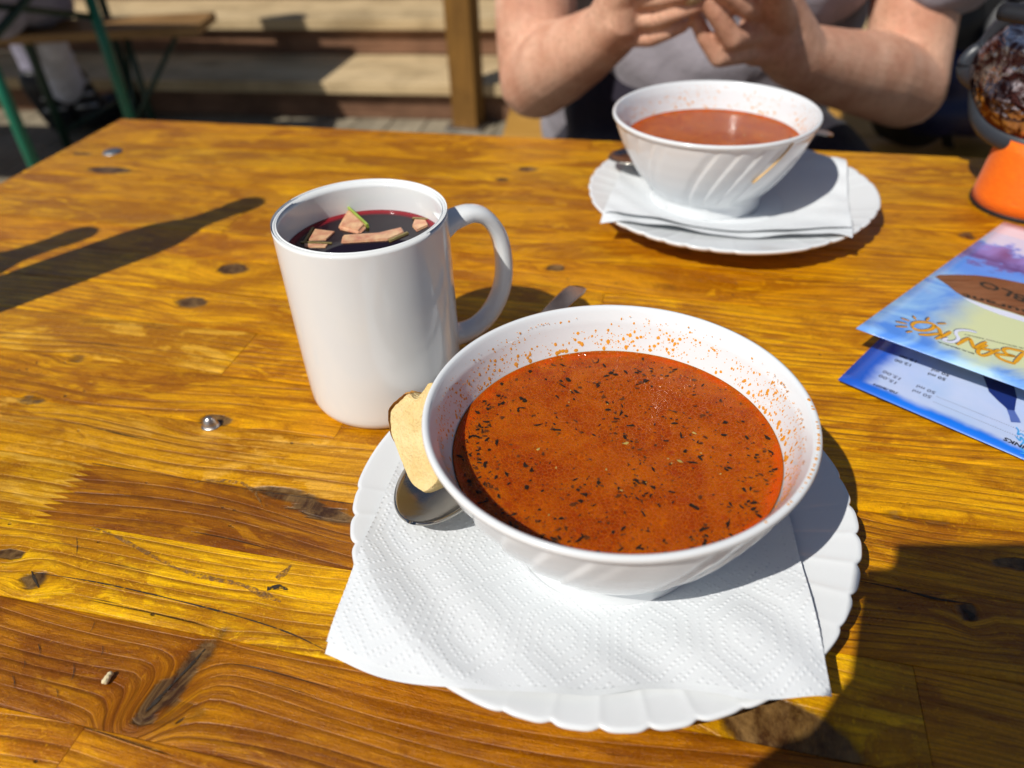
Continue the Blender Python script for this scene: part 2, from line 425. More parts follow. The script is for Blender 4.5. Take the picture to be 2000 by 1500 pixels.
def remeshed(name, chains, voxel, mat, parent=None, smooth_it=4, wrinkle=0., wscale=20.):
    V, Fc = capsules(chains)
    me = bpy.data.meshes.new(name); me.from_pydata([tuple(map(float, v)) for v in V], [], Fc)
    o = bpy.data.objects.new(name, me); COL.objects.link(o)
    md = o.modifiers.new('r', 'REMESH'); md.mode = 'VOXEL'; md.voxel_size = voxel; md.use_smooth_shade = True
    if smooth_it:
        ms = o.modifiers.new('s', 'SMOOTH'); ms.iterations = smooth_it; ms.factor = .5
    bpy.context.view_layer.update()
    dg = bpy.context.evaluated_depsgraph_get()
    m2 = bpy.data.meshes.new_from_object(o.evaluated_get(dg))
    COL.objects.unlink(o); bpy.data.objects.remove(o); bpy.data.meshes.remove(me)
    m2.name = name
    if wrinkle:
        n = len(m2.vertices); co_ = np.empty(n * 3, np.float32); no = np.empty(n * 3, np.float32)
        m2.vertices.foreach_get('co', co_); m2.vertices.foreach_get('normal', no)
        co_ = co_.reshape(-1, 3); no = no.reshape(-1, 3)
        dsp = np.array([mnoise.noise((x * wscale, y * wscale, z * wscale * 1.9)) + .5 * mnoise.noise((x * wscale * 2.3 + 9, y * wscale * 2.3, z * wscale * 3)) for x, y, z in co_], np.float32)
        co_ += no * (dsp * wrinkle)[:, None]; m2.vertices.foreach_set('co', co_.reshape(-1)); m2.update()
    m2.materials.clear(); m2.materials.append(mat)
    m2.polygons.foreach_set('use_smooth', [True] * len(m2.polygons))
    o2 = bpy.data.objects.new(name, m2); return link(o2, parent)

def skin_mat():
    b = NB('fair_skin'); o = b.obj()
    n = b.noise(o, 25, 5); n2 = b.noise(o, 160, 4)
    mp = b.n('Mapping'); b.set(mp.inputs[0], o); mp.inputs['Scale'].default_value = (500, 160, 160)
    hair = b.noise(mp.outputs[0], 1., 4, .6, 1.5)
    c = b.mix(b.mapr(n, .35, .65), (.60, .29, .18), (.80, .47, .32))
    c = b.mix(b.mapr(n2, .45, .7, 0, .35), c, (.60, .26, .18))
    c = b.mix(b.mapr(hair, .52, .70, 0, .7), c, (.26, .13, .065))
    b.P(col=c, rough=.5, spec=.3, sss=.06, sssr=(1., .35, .2), ssss=.004); b.bump(b.math('ADD', b.noise(o, 120, 5), hair), .0010, .6); return b.m
M['skin'] = skin_mat()
def cloth(name, col, scale=250, rough=.9):
    b = NB(name); o = b.obj()
    b.P(col=b.mix(b.mapr(b.noise(o, 18, 4), .3, .7), tuple(c * .8 for c in col), col), rough=rough, sheen=.1, spec=.2)
    b.bump(b.math('ADD', b.noise(o, scale, 3), b.math('MULTIPLY', b.noise(o, 22, 3), 6.)), .0012, .7); return b.m
M['shirt'] = cloth('grey_lilac_cotton', (.33, .30, .33))
M['trouser'] = cloth('dark_navy_cotton', (.022, .018, .028))
M['lilac'] = cloth('lilac_snow_fabric', (.30, .28, .36), 80)
M['white_cloth'] = cloth('pale_lilac_fabric', (.78, .78, .88), 80)
M['black'] = mat_simple('black_rubber', (.012, .012, .014), .5, .2, 30)
M['hair'] = mat_simple('brown_hair', (.05, .028, .014), .6, .4, 120, .004)

def A(x, y, Y, r): p = at(x, y, Y); return (p[0], p[1], p[2], r)
def lerp(a, b_, t): return tuple(np.array(a) * (1 - t) + np.array(b_) * t)

# --- the man across the table
E1 = A(1047, 158, 1.00, .046); W1 = A(1190, 62, .86, .030)
E2 = A(1768, 172, 1.00, .049); W2 = A(1556, 110, .86, .033)
SH1 = (.085, 1.14, .31, .062); SH2 = (.50, 1.14, .31, .062)
CX = .295
F1m = lerp(E1, W1, .35); F2m = lerp(E2, W2, .35)
arm1 = [SH1, (.055, 1.09, .18, .054), (E1[0] + .002, E1[1] + .025, E1[2] + .055, .050), E1, (F1m[0], F1m[1], F1m[2] + .004, .047), lerp(E1, W1, .65)[:3] + (.039,), W1]
arm2 = [SH2, (.535, 1.09, .18, .056), (E2[0] + .002, E2[1] + .025, E2[2] + .055, .052), E2, (F2m[0], F2m[1], F2m[2] + .004, .049), lerp(E2, W2, .65)[:3] + (.042,), W2]
# hand on the photograph's left: back of the hand towards us, fingers reaching right
h1 = [
    [W1, A(1212, 38, .835, .024)], [W1, A(1214, 62, .84, .020)], [W1, A(1218, 5, .83, .022)], [W1, A(1222, -30, .82, .020)],
    [A(1212, 38, .835, .023), A(1218, 5, .83, .022), A(1224, -30, .82, .018)], [A(1216, 62, .84, .018), A(1218, 5, .83, .020)],
    [A(1222, 72, .838, .0110), A(1270, 74, .825, .0098), A(1306, 61, .81, .0086), A(1333, 50, .81, .0076)],
    [A(1226, 34, .832, .0120), A(1282, 36, .812, .0108), A(1326, 22, .79, .0094), A(1360, 12, .785, .0080)],
    [A(1228, -4, .825, .0120), A(1290, -6, .80, .0108), A(1336, -14, .78, .0094), A(1366, -22, .78, .0080)],
    [A(1230, -44, .82, .0118), A(1292, -50, .795, .0106), A(1336, -52, .775, .0092), A(1364, -48, .775, .0078)],
    [A(1208, -8, .83, .015), A(1250, -66, .79, .0125), A(1300, -84, .77, .0105), A(1345, -74, .765, .0090)],
]
# hand on the right: palm edge towards us, fingers folded up and left
h2 = [
    [W2, A(1520, 78, .84, .030)], [W2, A(1500, 40, .835, .027)], [W2, A(1510, 0, .83, .024)],
    [A(1520, 80, .84, .028), A(1478, 92, .83, .019)], [A(1520, 60, .835, .026), A(1480, 58, .825, .020)], [A(1510, 20, .83, .024), A(1484, 18, .82, .018)],
    [A(1480, 96, .828, .0135), A(1404, 112, .80, .0108), A(1376, 72, .80, .0092), A(1359, 36, .80, .0076)],
    [A(1484, 62, .823, .0135), A(1432, 76, .79, .0118), A(1396, 24, .785, .0100), A(1366, -16, .785, .0082)],
    [A(1486, 22, .818, .0130), A(1456, 12, .785, .0118), A(1412, -22, .775, .0100), A(1376, -48, .775, .0082)],
    [A(1490, -14, .815, .0125), A(1470, -34, .78, .0112), A(1422, -60, .77, .0096), A(1384, -76, .765, .0080)],
    [A(1524, 40, .82, .017), A(1512, -24, .775, .0130), A(1462, -78, .76, .0108), A(1404, -98, .755, .0090)],
]
h1 = [[(*c[:3], c[3] * (.90 if c[3] < .0130 else 1.)) for c in ch] for ch in h1]; h2 = [[(*c[:3], c[3] * (.90 if c[3] < .0138 else 1.)) for c in ch] for ch in h2]
torso = [
    [(CX - .12, 1.30, -.19, .095), (CX - .115, 1.20, .0, .105), (CX - .125, 1.17, .17, .100), (CX - .12, 1.15, .28, .075)],
    [(CX + .12, 1.30, -.19, .095), (CX + .115, 1.20, .0, .105), (CX + .125, 1.17, .17, .100), (CX + .12, 1.15, .28, .075)],
    [(CX, 1.28, -.18, .11), (CX, 1.16, -.02, .135), (CX, 1.14, .14, .12), (CX, 1.14, .28, .08)],
    [(CX, 1.14, .30, .06), (CX, 1.12, .40, .055)],
    [SH1, (CX, 1.15, .33, .06), SH2],
]
head = [
    [(CX, 1.085, .50, .078), (CX, 1.06, .555, .085)], [(CX, 1.01, .475, .045), (CX, 1.04, .50, .06)], [(CX, 1.12, .54, .085)],
    [(CX, .975, .525, .010), (CX, .962, .497, .014)], [(CX - .085, 1.07, .52, .014), (CX - .088, 1.075, .49, .010)], [(CX + .085, 1.07, .52, .014), (CX + .088, 1.075, .49, .010)],
    [(CX - .02, .978, .462, .008), (CX + .02, .978, .462, .008)], [(CX - .055, .995, .555, .012), (CX + .055, .995, .555, .012)],
]
legs = []
for sx in (-1, 1):
    x = CX + sx * .11
    legs.append([(x, 1.32, -.205, .088), (x + sx * .02, 1.02, -.185, .078), (x + sx * .04, .84, -.19, .062), (x + sx * .04, .84, -.43, .052), (x + sx * .04, .90, -.67, .036)])
    legs.append([(x + sx * .04, .90, -.70, .036), (x + sx * .05, .78, -.715, .030)])
man = empty('person', (CX, 1.30, GZ + .455))
tag(man, 'man in a grey lilac t-shirt across the table peeling something between his hands', 'person')
mi = Matrix.Translation((-CX, -1.30, -(GZ + .455)))
def shift(chs, p): return [[(c[0] - p[0], c[1] - p[1], c[2] - p[2], c[3]) for c in ch] for ch in chs]
MP = (CX, 1.30, GZ + .455)
remeshed('body', shift([arm1, arm2] + h1 + h2 + torso + head + legs, MP), .0022, M['skin'], man, 2)
big = lambda chs, e: [[(c[0], c[1], c[2], c[3] + e) for c in ch] for ch in chs]
sleeve1 = [SH1, (.055, 1.09, .185, .064)]
sleeve2 = [SH2, (.535, 1.09, .19, .066), (.545, 1.03, .092, .068)]
belly = [[(CX - .06, 1.12, -.015, .10), (CX, 1.10, -.02, .105), (CX + .06, 1.12, -.015, .10)], [(CX - .09, 1.10, .10, .10), (CX + .10, 1.10, .10, .105)]]
remeshed('shirt', shift(big(torso[:3], .010) + big(torso[4:], .010) + [sleeve1, sleeve2] + belly, MP), .006, M['shirt'], man, 2, .009, 11.)
remeshed('trousers', shift(big([l for l in legs if l[0][3] > .05], .012) + [[(CX - .09, 1.27, -.17, .115), (CX, 1.17, -.13, .12), (CX + .09, 1.27, -.17, .115)],
         [(CX - .13, 1.12, -.10, .075), (CX, 1.05, -.085, .07), (CX + .10, 1.12, -.10, .075)]], MP), .008, M['trouser'], man, 2, .006, 10.)
for l in legs:
    if l[0][3] < .05: remeshed('shoe', shift(big([l], .010), MP), .007, M['black'], man, 2)
remeshed('hair', shift([[(CX - .03, 1.10, .60, .075), (CX + .03, 1.10, .60, .075)], [(CX, 1.14, .56, .085), (CX, 1.15, .51, .07)], [(CX, 1.04, .62, .045)]], MP), .006, M['hair'], man, 1, .006, 40.)
for sx in (-1, 1):
    e = remeshed('eye', shift([[(CX + sx * .032, .998, .528, .0125)]], MP), .003, mat_simple('eye_white_' + ('l' if sx < 0 else 'r'), (.6, .58, .55), .2), man, 2)
# thing he is peeling: a small piece of bread
pb = A(1352, -20, .785, .014)
remeshed('bread_piece', [[pb, (pb[0] + .012, pb[1], pb[2] + .008, .012)]], .003, mat_simple('bread_crumb_small', (.62, .45, .25), .9, .2, 200, .001), None, 1)
tag(bpy.data.objects['bread_piece'], 'small torn piece of bread between the fingers of the man in grey', 'bread')

# --- the person on the bench on the left, back to us
BP = (-1.60, 2.80, GZ + .47)
p2 = empty('person', BP); tag(p2, 'seated person in lilac clothes and black boots on the bench at the upper left', 'person')
x = BP[0]
tor2 = [[(x - .10, 2.80, -.16, .11), (x - .10, 2.84, .08, .11), (x - .13, 2.86, .26, .08)], [(x + .10, 2.80, -.16, .11), (x + .10, 2.84, .08, .11), (x + .13, 2.86, .26, .08)],
        [(x + .02, 2.68, -.16, .11), (x, 2.80, -.10, .13), (x, 2.84, .1, .12), (x, 2.88, .32, .07), (x, 2.90, .40, .055)]]
arm2b = [[(x - .19, 2.88, .28, .06), (x - .24, 2.93, .05, .05), (x - .14, 3.12, .06, .04)], [(x + .19, 2.88, .28, .06), (x + .24, 2.93, .05, .05), (x + .14, 3.12, .06, .04)]]
hand2 = [[(x - .14, 3.12, .06, .03), (x - .09, 3.20, .06, .025)], [(x + .14, 3.12, .06, .03), (x + .09, 3.20, .06, .025)]]
for sx in (-1, 1):
    hb_ = np.array((x + sx * .09, 3.20, .06))
    for k in range(5):
        d = np.array((-sx * .3 + (k - 2) * .22, 1., -.1)); d /= np.linalg.norm(d)
        if k == 0: d = np.array((-sx * .9, .4, .1))
        q0 = hb_ + np.array(((k - 2) * .016, 0, 0)); q1 = q0 + d * .04; q2 = q1 + d * .03 + np.array((0, 0, -.012))
        hand2.append([(*q0, .0105), (*q1, .0095), (*q2, .008)])
thigh = [[(x - .09, 2.83, -.17, .09), (x - .12, 3.08, -.185, .075)], [(x + .09, 2.83, -.17, .09), (x + .03, 2.97, -.25, .078)]]
K1 = at(85, 82, 2.95); K2 = at(128, 165, 3.12)
shin_a = [(K1[0], K1[1], K1[2], .060), (K2[0], K2[1], K2[2], .058)]
shin_b = [(x - .12, 3.08, -.20, .07), (x - .14, 3.12, -.50, .05)]
headb = [[(x, 2.92, .52, .085), (x, 2.94, .58, .085)], [(x, 2.91, .42, .05), (x, 2.92, .5, .06)]]
remeshed('body', shift(tor2 + arm2b + hand2 + thigh + [shin_a, shin_b] + headb, BP), .006, M['skin'], p2, 3)
remeshed('jacket', shift(big(tor2, .02) + big(arm2b, .014), BP), .010, M['lilac'], p2, 2, .012, 9.)
remeshed('trousers', shift(big(thigh, .016) + big([shin_b], .014), BP), .010, M['lilac'], p2, 2, .008, 12.)
remeshed('cuff', shift(big([shin_a], .012), BP), .009, M['white_cloth'], p2, 1, .006, 14.)
remeshed('hat', shift([[(x, 2.94, .60, .10), (x, 2.94, .63, .09)]], BP), .01, M['trouser'], p2, 1)
kb = at(165, 185, 3.18); 
for (bx, by, bz) in ((kb[0], kb[1], kb[2]), (x - .14, 3.12, -.60)):
    bo = remeshed('boot', shift([[(bx - .02, by - .03, bz + .07, .062), (bx, by, -.66, .064)], [(bx, by, -.68, .058), (bx + .05, by + .16, -.695, .048)]], BP), .008, M['black'], p2, 2)
    for q in range(3):
        tube('buckle', [(bx - .062 - BP[0], by - .03 - BP[1], bz - BP[2] + .06 - q * .045), (bx - BP[0], by - .078 - BP[1], bz - BP[2] + .065 - q * .045), (bx + .06 - BP[0], by - .04 - BP[1], bz - BP[2] + .06 - q * .045)], .007, M['bolt'], bo if False else p2, 6)

# black backpack on the bench beside the man
bk = empty('backpack', (.86, 1.46, GZ + .455)); tag(bk, 'black backpack with a dark blue panel on the bench right of the man', 'backpack')
Q = lambda chs: shift(chs, (.86, 1.46, GZ + .455))
remeshed('bag_body', Q([[(.78, 1.44, -.19, .10), (.78, 1.44, -.02, .10), (.80, 1.46, .06, .07)], [(.92, 1.46, -.19, .10), (.92, 1.46, -.02, .10), (.90, 1.47, .06, .07)]]), .01, M['black'], bk, 2, .008, 12.)
remeshed('front_pocket', Q([[(.77, 1.36, -.20, .05), (.90, 1.37, -.20, .05)], [(.77, 1.36, -.14, .045), (.90, 1.37, -.14, .045)]]), .008, mat_simple('dark_blue_nylon', (.004, .006, .045), .55, .2, 40), bk, 2, .004, 15.)
for sx in (-1, 1): tube('strap', smooth_path([(.03 * sx, -.1, .30), (.06 * sx, -.13, .2), (.07 * sx, -.125, .08), (.05 * sx, -.11, .03)], 6), .012, M['black'], bk, 8, ry=.004)

# the photographer, behind the camera, holding the phone whose shadow lies on the table
phone = empty('smartphone', (0, 0, 0)); tag(phone, 'smartphone held up behind the lens, casting the square-cornered shadow at lower right', 'phone')
def slab(name, wx, wy, wz, rad, mat, parent, z=0.):
    bm = bmesh.new(); bmesh.ops.create_cube(bm, size=1.); bmesh.ops.scale(bm, vec=(wx, wy, wz), verts=bm.verts)
    ve = [e for e in bm.edges if abs(e.verts[0].co.z - e.verts[1].co.z) > 1e-6]
    bmesh.ops.bevel(bm, geom=ve, offset=rad, segments=7, affect='EDGES')
    me = bpy.data.meshes.new(name); bm.to_mesh(me); bm.free(); me.materials.append(mat)
    o = bpy.data.objects.new(name, me); o.location.z = z; return link(o, parent)
ph = slab('case', .152, .0765, .008, .012, M['black'], phone)
sc_ = slab('screen', .144, .069, .0006, .009, mat_simple('dark_screen_glass', (.01, .01, .012), .08), phone, .0043)
Rm = Matrix(((CR[0], CU[0], -FW[0]), (CR[1], CU[1], -FW[1]), (CR[2], CU[2], -FW[2])))
pc = CO + CR * (.152 / 2 - .0505) + CU * (-.0765 / 2 + .055) - FW * .012
phone.matrix_world = Matrix.Translation(pc) @ Rm.to_4x4()
# the lens looks out beside the case edge, so the case sits 22 mm behind it
OP = (.02, -.42, GZ + .46)
me2 = empty('person', OP); tag(me2, 'photographer in a dark sweater behind the camera holding a smartphone in both hands', 'person')
def cw(r, u, f): return CO + CR * (r - .004) + CU * (u + .008) + FW * (f + .008)
def cc(r, u, f, rad): p = cw(r, u, f); return (p[0], p[1], p[2], rad)
wl = (-.125, -.085, .165, .027); wr_ = cc(.12, -.105, -.055, .030)
o_t = [[(-.10, -.42, -.16, .11), (-.10, -.40, .06, .11), (-.13, -.42, .12, .08)], [(.14, -.42, -.16, .11), (.14, -.40, .06, .11), (.17, -.42, .12, .08)], [(.02, -.42, -.15, .12), (.02, -.40, .10, .11), (.02, -.42, .22, .06)]]
o_a = [[(-.17, -.42, .13, .055), (-.27, -.30, -.02, .045), wl], [(.21, -.42, .13, .055), (.33, -.20, -.03, .045), wr_]]
o_h = [[wl, cc(-.060, -.050, -.030, .024)], [cc(-.060, -.050, -.03, .022), cc(-.046, -.036, -.036, .018)],
       [cc(-.060, -.046, -.03, .012), cc(-.052, -.015, -.034, .010), cc(-.040, .004, -.036, .009)],
       [cc(-.075, -.050, -.022, .011), cc(-.060, -.052, -.008, .010), cc(-.044, -.050, -.010, .009)],
       [cc(-.070, -.060, -.02, .011), cc(-.052, -.062, -.010, .010), cc(-.034, -.055, -.012, .009)],
       [cc(-.068, -.068, -.02, .010), cc(-.050, -.070, -.014, .009), cc(-.036, -.064, -.016, .008)],
       [cc(-.062, -.074, -.024, .010), cc(-.046, -.078, -.02, .008), cc(-.034, -.072, -.022, .007)],
       [wr_, cc(.130, -.040, -.04, .024)], [cc(.14, -.055, -.04, .022), cc(.08, -.052, -.038, .021), cc(.04, -.052, -.036, .016)], [wr_, cc(.10, -.08, -.05, .028), cc(.05, -.085, -.05, .028)], [cc(.15, -.048, -.020, .019), cc(.02, -.048, -.020, .018)], [cc(.13, -.070, -.032, .022), cc(.0, -.070, -.032, .022)], [cc(-.062, -.074, -.024, .011), cc(-.03, -.046, -.012, .011), cc(.03, -.043, -.011, .011), cc(.06, -.048, -.016, .010)], [cc(-.04, -.06, -.016, .010), cc(.03, -.060, -.012, .011)], [wr_, cc(.16, -.125, -.06, .034), cc(.07, -.125, -.068, .032)], [cc(.13, -.04, -.04, .012), cc(.118, -.005, -.034, .010), cc(.104, .012, -.034, .009)],  # includes unseen palm, finger and forearm shapes added to fill out the shadow
       [cc(.135, -.02, -.03, .010), cc(.124, -.02, -.008, .009), cc(.110, -.018, -.010, .008)], [cc(.135, -.032, -.03, .010), cc(.124, -.033, -.008, .009), cc(.108, -.030, -.010, .008)],
       [cc(.135, -.045, -.03, .010), cc(.124, -.047, -.008, .009), cc(.108, -.043, -.010, .008)], [cc(.133, -.056, -.03, .009), cc(.124, -.058, -.012, .008), cc(.110, -.054, -.014, .007)]]
o_l = [[(-.08, -.42, -.19, .085), (-.12, -.02, -.17, .065), (-.12, .0, -.42, .05), (-.12, -.02, -.68, .04)], [(.12, -.42, -.19, .085), (.16, -.02, -.17, .065), (.16, .0, -.42, .05), (.16, -.02, -.68, .04)]]
o_hd = [[(.02, -.42, .24, .055), (.02, -.40, .33, .06)], [(.02, -.38, .38, .08), (.02, -.38, .43, .085)]]
remeshed('body', shift(o_t + o_a + o_h + o_l + o_hd, OP), .004, M['skin'], me2, 3)
remeshed('sweater', shift(big(o_t, .012) + [[(c[0], c[1], c[2], c[3] + .010) for c in a[:2]] + [tuple(np.array(lerp(a[1], a[2], .8))[:3]) + (.036,)] for a in o_a], OP), .008, M['trouser'], me2, 2, .005, 12.)
remeshed('trousers', shift(big(o_l, .012), OP), .01, M['trouser'], me2, 2)
remeshed('hair', shift([[(.02, -.40, .43, .09), (.02, -.40, .46, .085)]], OP), .008, M['hair'], me2, 1)
beer_bench('wooden bench under the photographer, just outside the picture', (.02, -.52, GZ), PS, 1.6, .30, 'bench', .455)

# ================================================================== OUR TABLE
PT = -0.256
ct, st = math.cos(PT), math.sin(PT)
def tn(p): return (p[0] * ct + p[1] * st, -p[0] * st + p[1] * ct)
def txy(t, n): return (t * ct - n * st, t * st + n * ct)
table = empty('wooden_table', (0, 0, 0), 0.); 
tag(table, 'worn orange varnished pine table carrying the soup bowls, mug and menu', 'table')
# knots: pixel, along-radius, across-radius, darkness, skew
KN = []
def knot(px, py, ra, rn, dk, skew=0., amp=.8):
    t, n = tn(U(px, py)); KN.append((t, n, ra, rn, dk, skew, amp))
_a, _b = tn(U(432, 1238)), tn(U(278, 1402))
for _q, (_w, _d) in zip((.12, .38, .62, .85), ((.0045, .45), (.0042, .75), (.0040, .95), (.0042, 1.))):
    KN.append((_a[0] + (_b[0] - _a[0]) * _q, _a[1] + (_b[1] - _a[1]) * _q, _w, .0085, _d, .30, .55 if _q > .5 else .35))
KN.append((_b[0] + .010, _b[1] + .004, .014, .006, .35, .9, .5))
knot(455, 525, .010, .007, 1.0); knot(375, 590, .009, .006, 1.0); knot(215, 332, .022, .007, .95)
knot(1085, 523, .006, .004, .9); knot(1540, 1440, .022, .014, .95, -.6); knot(630, 1000, .014, .005, .8, -1.5)
knot(20, 1082, .004, .003, 1.1); knot(68, 1133, .005, .004, .9); knot(1990, 1102, .009, .003, .9); knot(1893, 1195, .003, .004, .9)
knot(560, 965, .02, .004, .55, -.8); knot(1240, 640 - 300, .008, .005, .6); knot(980, 350, .006, .004, .6); knot(760, 265, .014, .004, .4)
knot(420, 820, .009, .0045, .75); knot(1890, 460, .005, .006, .7); knot(1030, 330, .008, .005, .75); knot(160, 300, .014, .004, .5)
knot(1300, 560, .012, .004, .35); knot(1790, 1010, .02, .004, .35); knot(60, 780, .010, .004, .5); knot(150, 700, .008, .004, .45)
# strips, from the camera side to the far edge (across co-ordinates), each cut into boards along its length
T0, T1 = -.622, .98
NBD = [-.075, -.030, .016, .062, .107, .151, .194, .232, .273, .315, .360, .402, .447, .488, .533, .577, .620, .662, .703, .730]
def C(r, g, b_, f): return (r, g, b_, f)
OR = (.66, .282, .011); YE = (.86, .46, .016); BR = (.42, .150, .006); TA = (.72, .37, .040); DK = (.54, .215, .008); GO = (.69, .315, .013)
cuts = {  # strip index: [(start t, colour, ring density), ...]
    0: [(T0, OR, .3), (-.1, DK, .2)], 1: [(T0, DK, .4), (.05, OR, .5)], 2: [(T0, OR, .3)],
    3: [(T0, OR, .15), (tn(U(173, 1407))[0], DK, .25), (tn(U(960, 1390))[0], OR, .35)],
    4: [(T0, BR, .22), (.12, BR, .75)], 5: [(T0, YE, .28), (.10, OR, .9)],
    6: [(T0, TA, .1), (-.292, BR, .12), (.02, OR, .5)], 7: [(T0, TA, .2), (-.02, OR, .4)],
    8: [(T0, OR, .1), (-.17, GO, .45)], 9: [(T0, TA, .25), (-.26, GO, .4)],
    10: [(T0, GO, .3), (.62, GO, .5)], 11: [(T0, GO, .2), (-.05, GO, .3)],
    12: [(T0, OR, .4), (.45, GO, .3)], 13: [(T0, GO, .2), (-.36, OR, .3)],
    14: [(T0, GO, .4)], 15: [(T0, GO, .3), (-.02, OR, .2)],
    16: [(T0, GO, .3), (.3, OR, .3)], 17: [(T0, GO, .3)], 18: [(T0, OR, .3), (-.1, GO, .4)]}
seed = 0
for si in range(len(NBD) - 1):
    n0, n1 = NBD[si], NBD[si + 1]; cs = cuts[si]
    for bi, (ts, colr, fq) in enumerate(cs):
        te = cs[bi + 1][0] if bi + 1 < len(cs) else T1
        seed += 1
        nn = max(8, int(round((n1 - n0) / .0020))); nt_ = max(10, int((te - ts) / .005))
        v = np.linspace(n0 + .00014, n1 - .00014, nn + 1); u = np.linspace(0, 1, nt_ + 1)
        teeth = lambda tt, on: tt + (np.abs((np.arange(nn + 1) % 2)) * .011 if on else 0)
        fin_s = (si == 6 and bi == 1); fin_e = (si == 6 and bi == 0)
        a = teeth(np.full(nn + 1, ts + .00014), fin_s); b_ = teeth(np.full(nn + 1, te - .00014), fin_e)
        if si % 3 == 1 and bi > 0 and not fin_s: a = a + 0
        TT = a[None] + (b_ - a)[None] * u[:, None]; NN = np.broadcast_to(v[None], TT.shape).copy()
        # grain co-ordinates bent round the knots
        G = NN.copy(); KK = np.zeros_like(NN); AL = TT.copy()
        G += .004 * np.sin(TT * (9 + seed % 5) + seed) + .0018 * np.sin(TT * 31 + seed * 1.7)
        for (kt, kn_, ra, rn, dk, sk, amp) in KN:
            if kn_ < n0 - .004 or kn_ > n1 + .004 or kt < ts - .02 or kt > te + .02: continue
            dt = TT - kt - sk * (NN - kn_); dn = NN - kn_
            g = np.exp(-((dt / (ra * 2.4)) ** 2 + (dn / (rn * 2.6)) ** 2))
            G -= amp * dn * g; G += .5 * rn * g
            e2 = (dt / (ra * .8)) ** 2 + (dn / (rn * 1.0)) ** 2; core = .62 * np.exp(-e2 ** 1.3) + .55 * np.exp(-(np.sqrt(e2) - .82) ** 2 / .06) + .42 * np.exp(-(dt / (ra * 2.6)) ** 2 - (dn / (rn * 1.15)) ** 2)
            KK = np.maximum(KK, dk * core)
        XY = np.stack(txy(TT, NN), -1)
        Z = np.zeros_like(TT) - .00005 * ((seed * 7) % 4)
        Z[:, 0] -= .00035; Z[:, -1] -= .00035; Z[0, :] -= .00025; Z[-1, :] -= .00025
        top = np.concatenate([XY, Z[..., None]], -1)
        nu, nv = top.shape[:2]
        # skirt
        ring_idx = [(i, 0) for i in range(nu)] + [(nu - 1, j) for j in range(1, nv)] + [(i, nv - 1) for i in range(nu - 2, -1, -1)] + [(0, j) for j in range(nv - 2, 0, -1)]
        vs = top.reshape(-1, 3); ri = np.array([i * nv + j for i, j in ring_idx]); low = vs[ri].copy(); low[:, 2] = -.032; low = np.vstack([low, vs[ri]])
        allv = np.vstack([vs, low]); nb_ = len(vs)
        ii, jj = np.meshgrid(np.arange(nu - 1), np.arange(nv - 1), indexing='ij')
        f1 = np.stack([ii * nv + jj, (ii + 1) * nv + jj, (ii + 1) * nv + jj + 1, ii * nv + jj + 1], -1).reshape(-1, 4)
        k = np.arange(len(ri)); k2 = (k + 1) % len(ri)
        f2 = np.stack([nb_ + len(ri) + k2, nb_ + len(ri) + k, nb_ + k, nb_ + k2], -1)
        FFc = np.vstack([f1, f2]); nf = len(FFc)
        me = bpy.data.meshes.new('board'); me.vertices.add(len(allv)); me.vertices.foreach_set('co', allv.reshape(-1).astype(np.float32))
        me.loops.add(nf * 4 + len(ri)); me.loops.foreach_set('vertex_index', np.concatenate([FFc.reshape(-1), (nb_ + np.arange(len(ri)))[::-1]]).astype(np.int32))
        me.polygons.add(nf + 1)
        me.polygons.foreach_set('loop_start', np.append(np.arange(0, nf * 4, 4), nf * 4).astype(np.int32))
        me.polygons.foreach_set('loop_total', np.append(np.full(nf, 4), len(ri)).astype(np.int32))
        me.materials.append(M['table']); me.update(calc_edges=True)
        me.polygons.foreach_set('use_smooth', np.concatenate([np.ones(len(f1), bool), np.zeros(nf + 1 - len(f1), bool)]))
        gcv = np.stack([AL + seed * 3.1, G + seed * .37, np.full_like(G, seed * .77)], -1).reshape(-1, 3)
        gcv = np.vstack([gcv, gcv[ri], gcv[ri]]).astype(np.float32); kkv = np.concatenate([KK.reshape(-1), KK.reshape(-1)[ri], KK.reshape(-1)[ri]]).astype(np.float32)
        at1 = me.attributes.new('gc', 'FLOAT_VECTOR', 'POINT'); at1.data.foreach_set('vector', gcv.reshape(-1))
        at2 = me.attributes.new('kn', 'FLOAT', 'POINT'); at2.data.foreach_set('value', kkv)
        o = link(bpy.data.objects.new('board', me), table)
        j_ = 1 + .10 * math.sin(seed * 12.9)
        o.color = (colr[0] * j_, colr[1] * j_ * (1 + .03 * math.sin(seed * 5.)), colr[2], fq)
# frame beneath
for tpos in (-.45, .8):
    for nn_ in (.05, .61):
        x_, y_ = txy(tpos, nn_); box('leg', (.07, .07, .715), M['post'], table, (x_, y_, -.0335 - .3575), (0, 0, PT), .004)
for nn_ in (.05, .61):
    x_, y_ = txy(.175, nn_); box('rail', (1.17, .03, .08), M['post'], table, (x_, y_, -.0735), (0, 0, PT), .003)

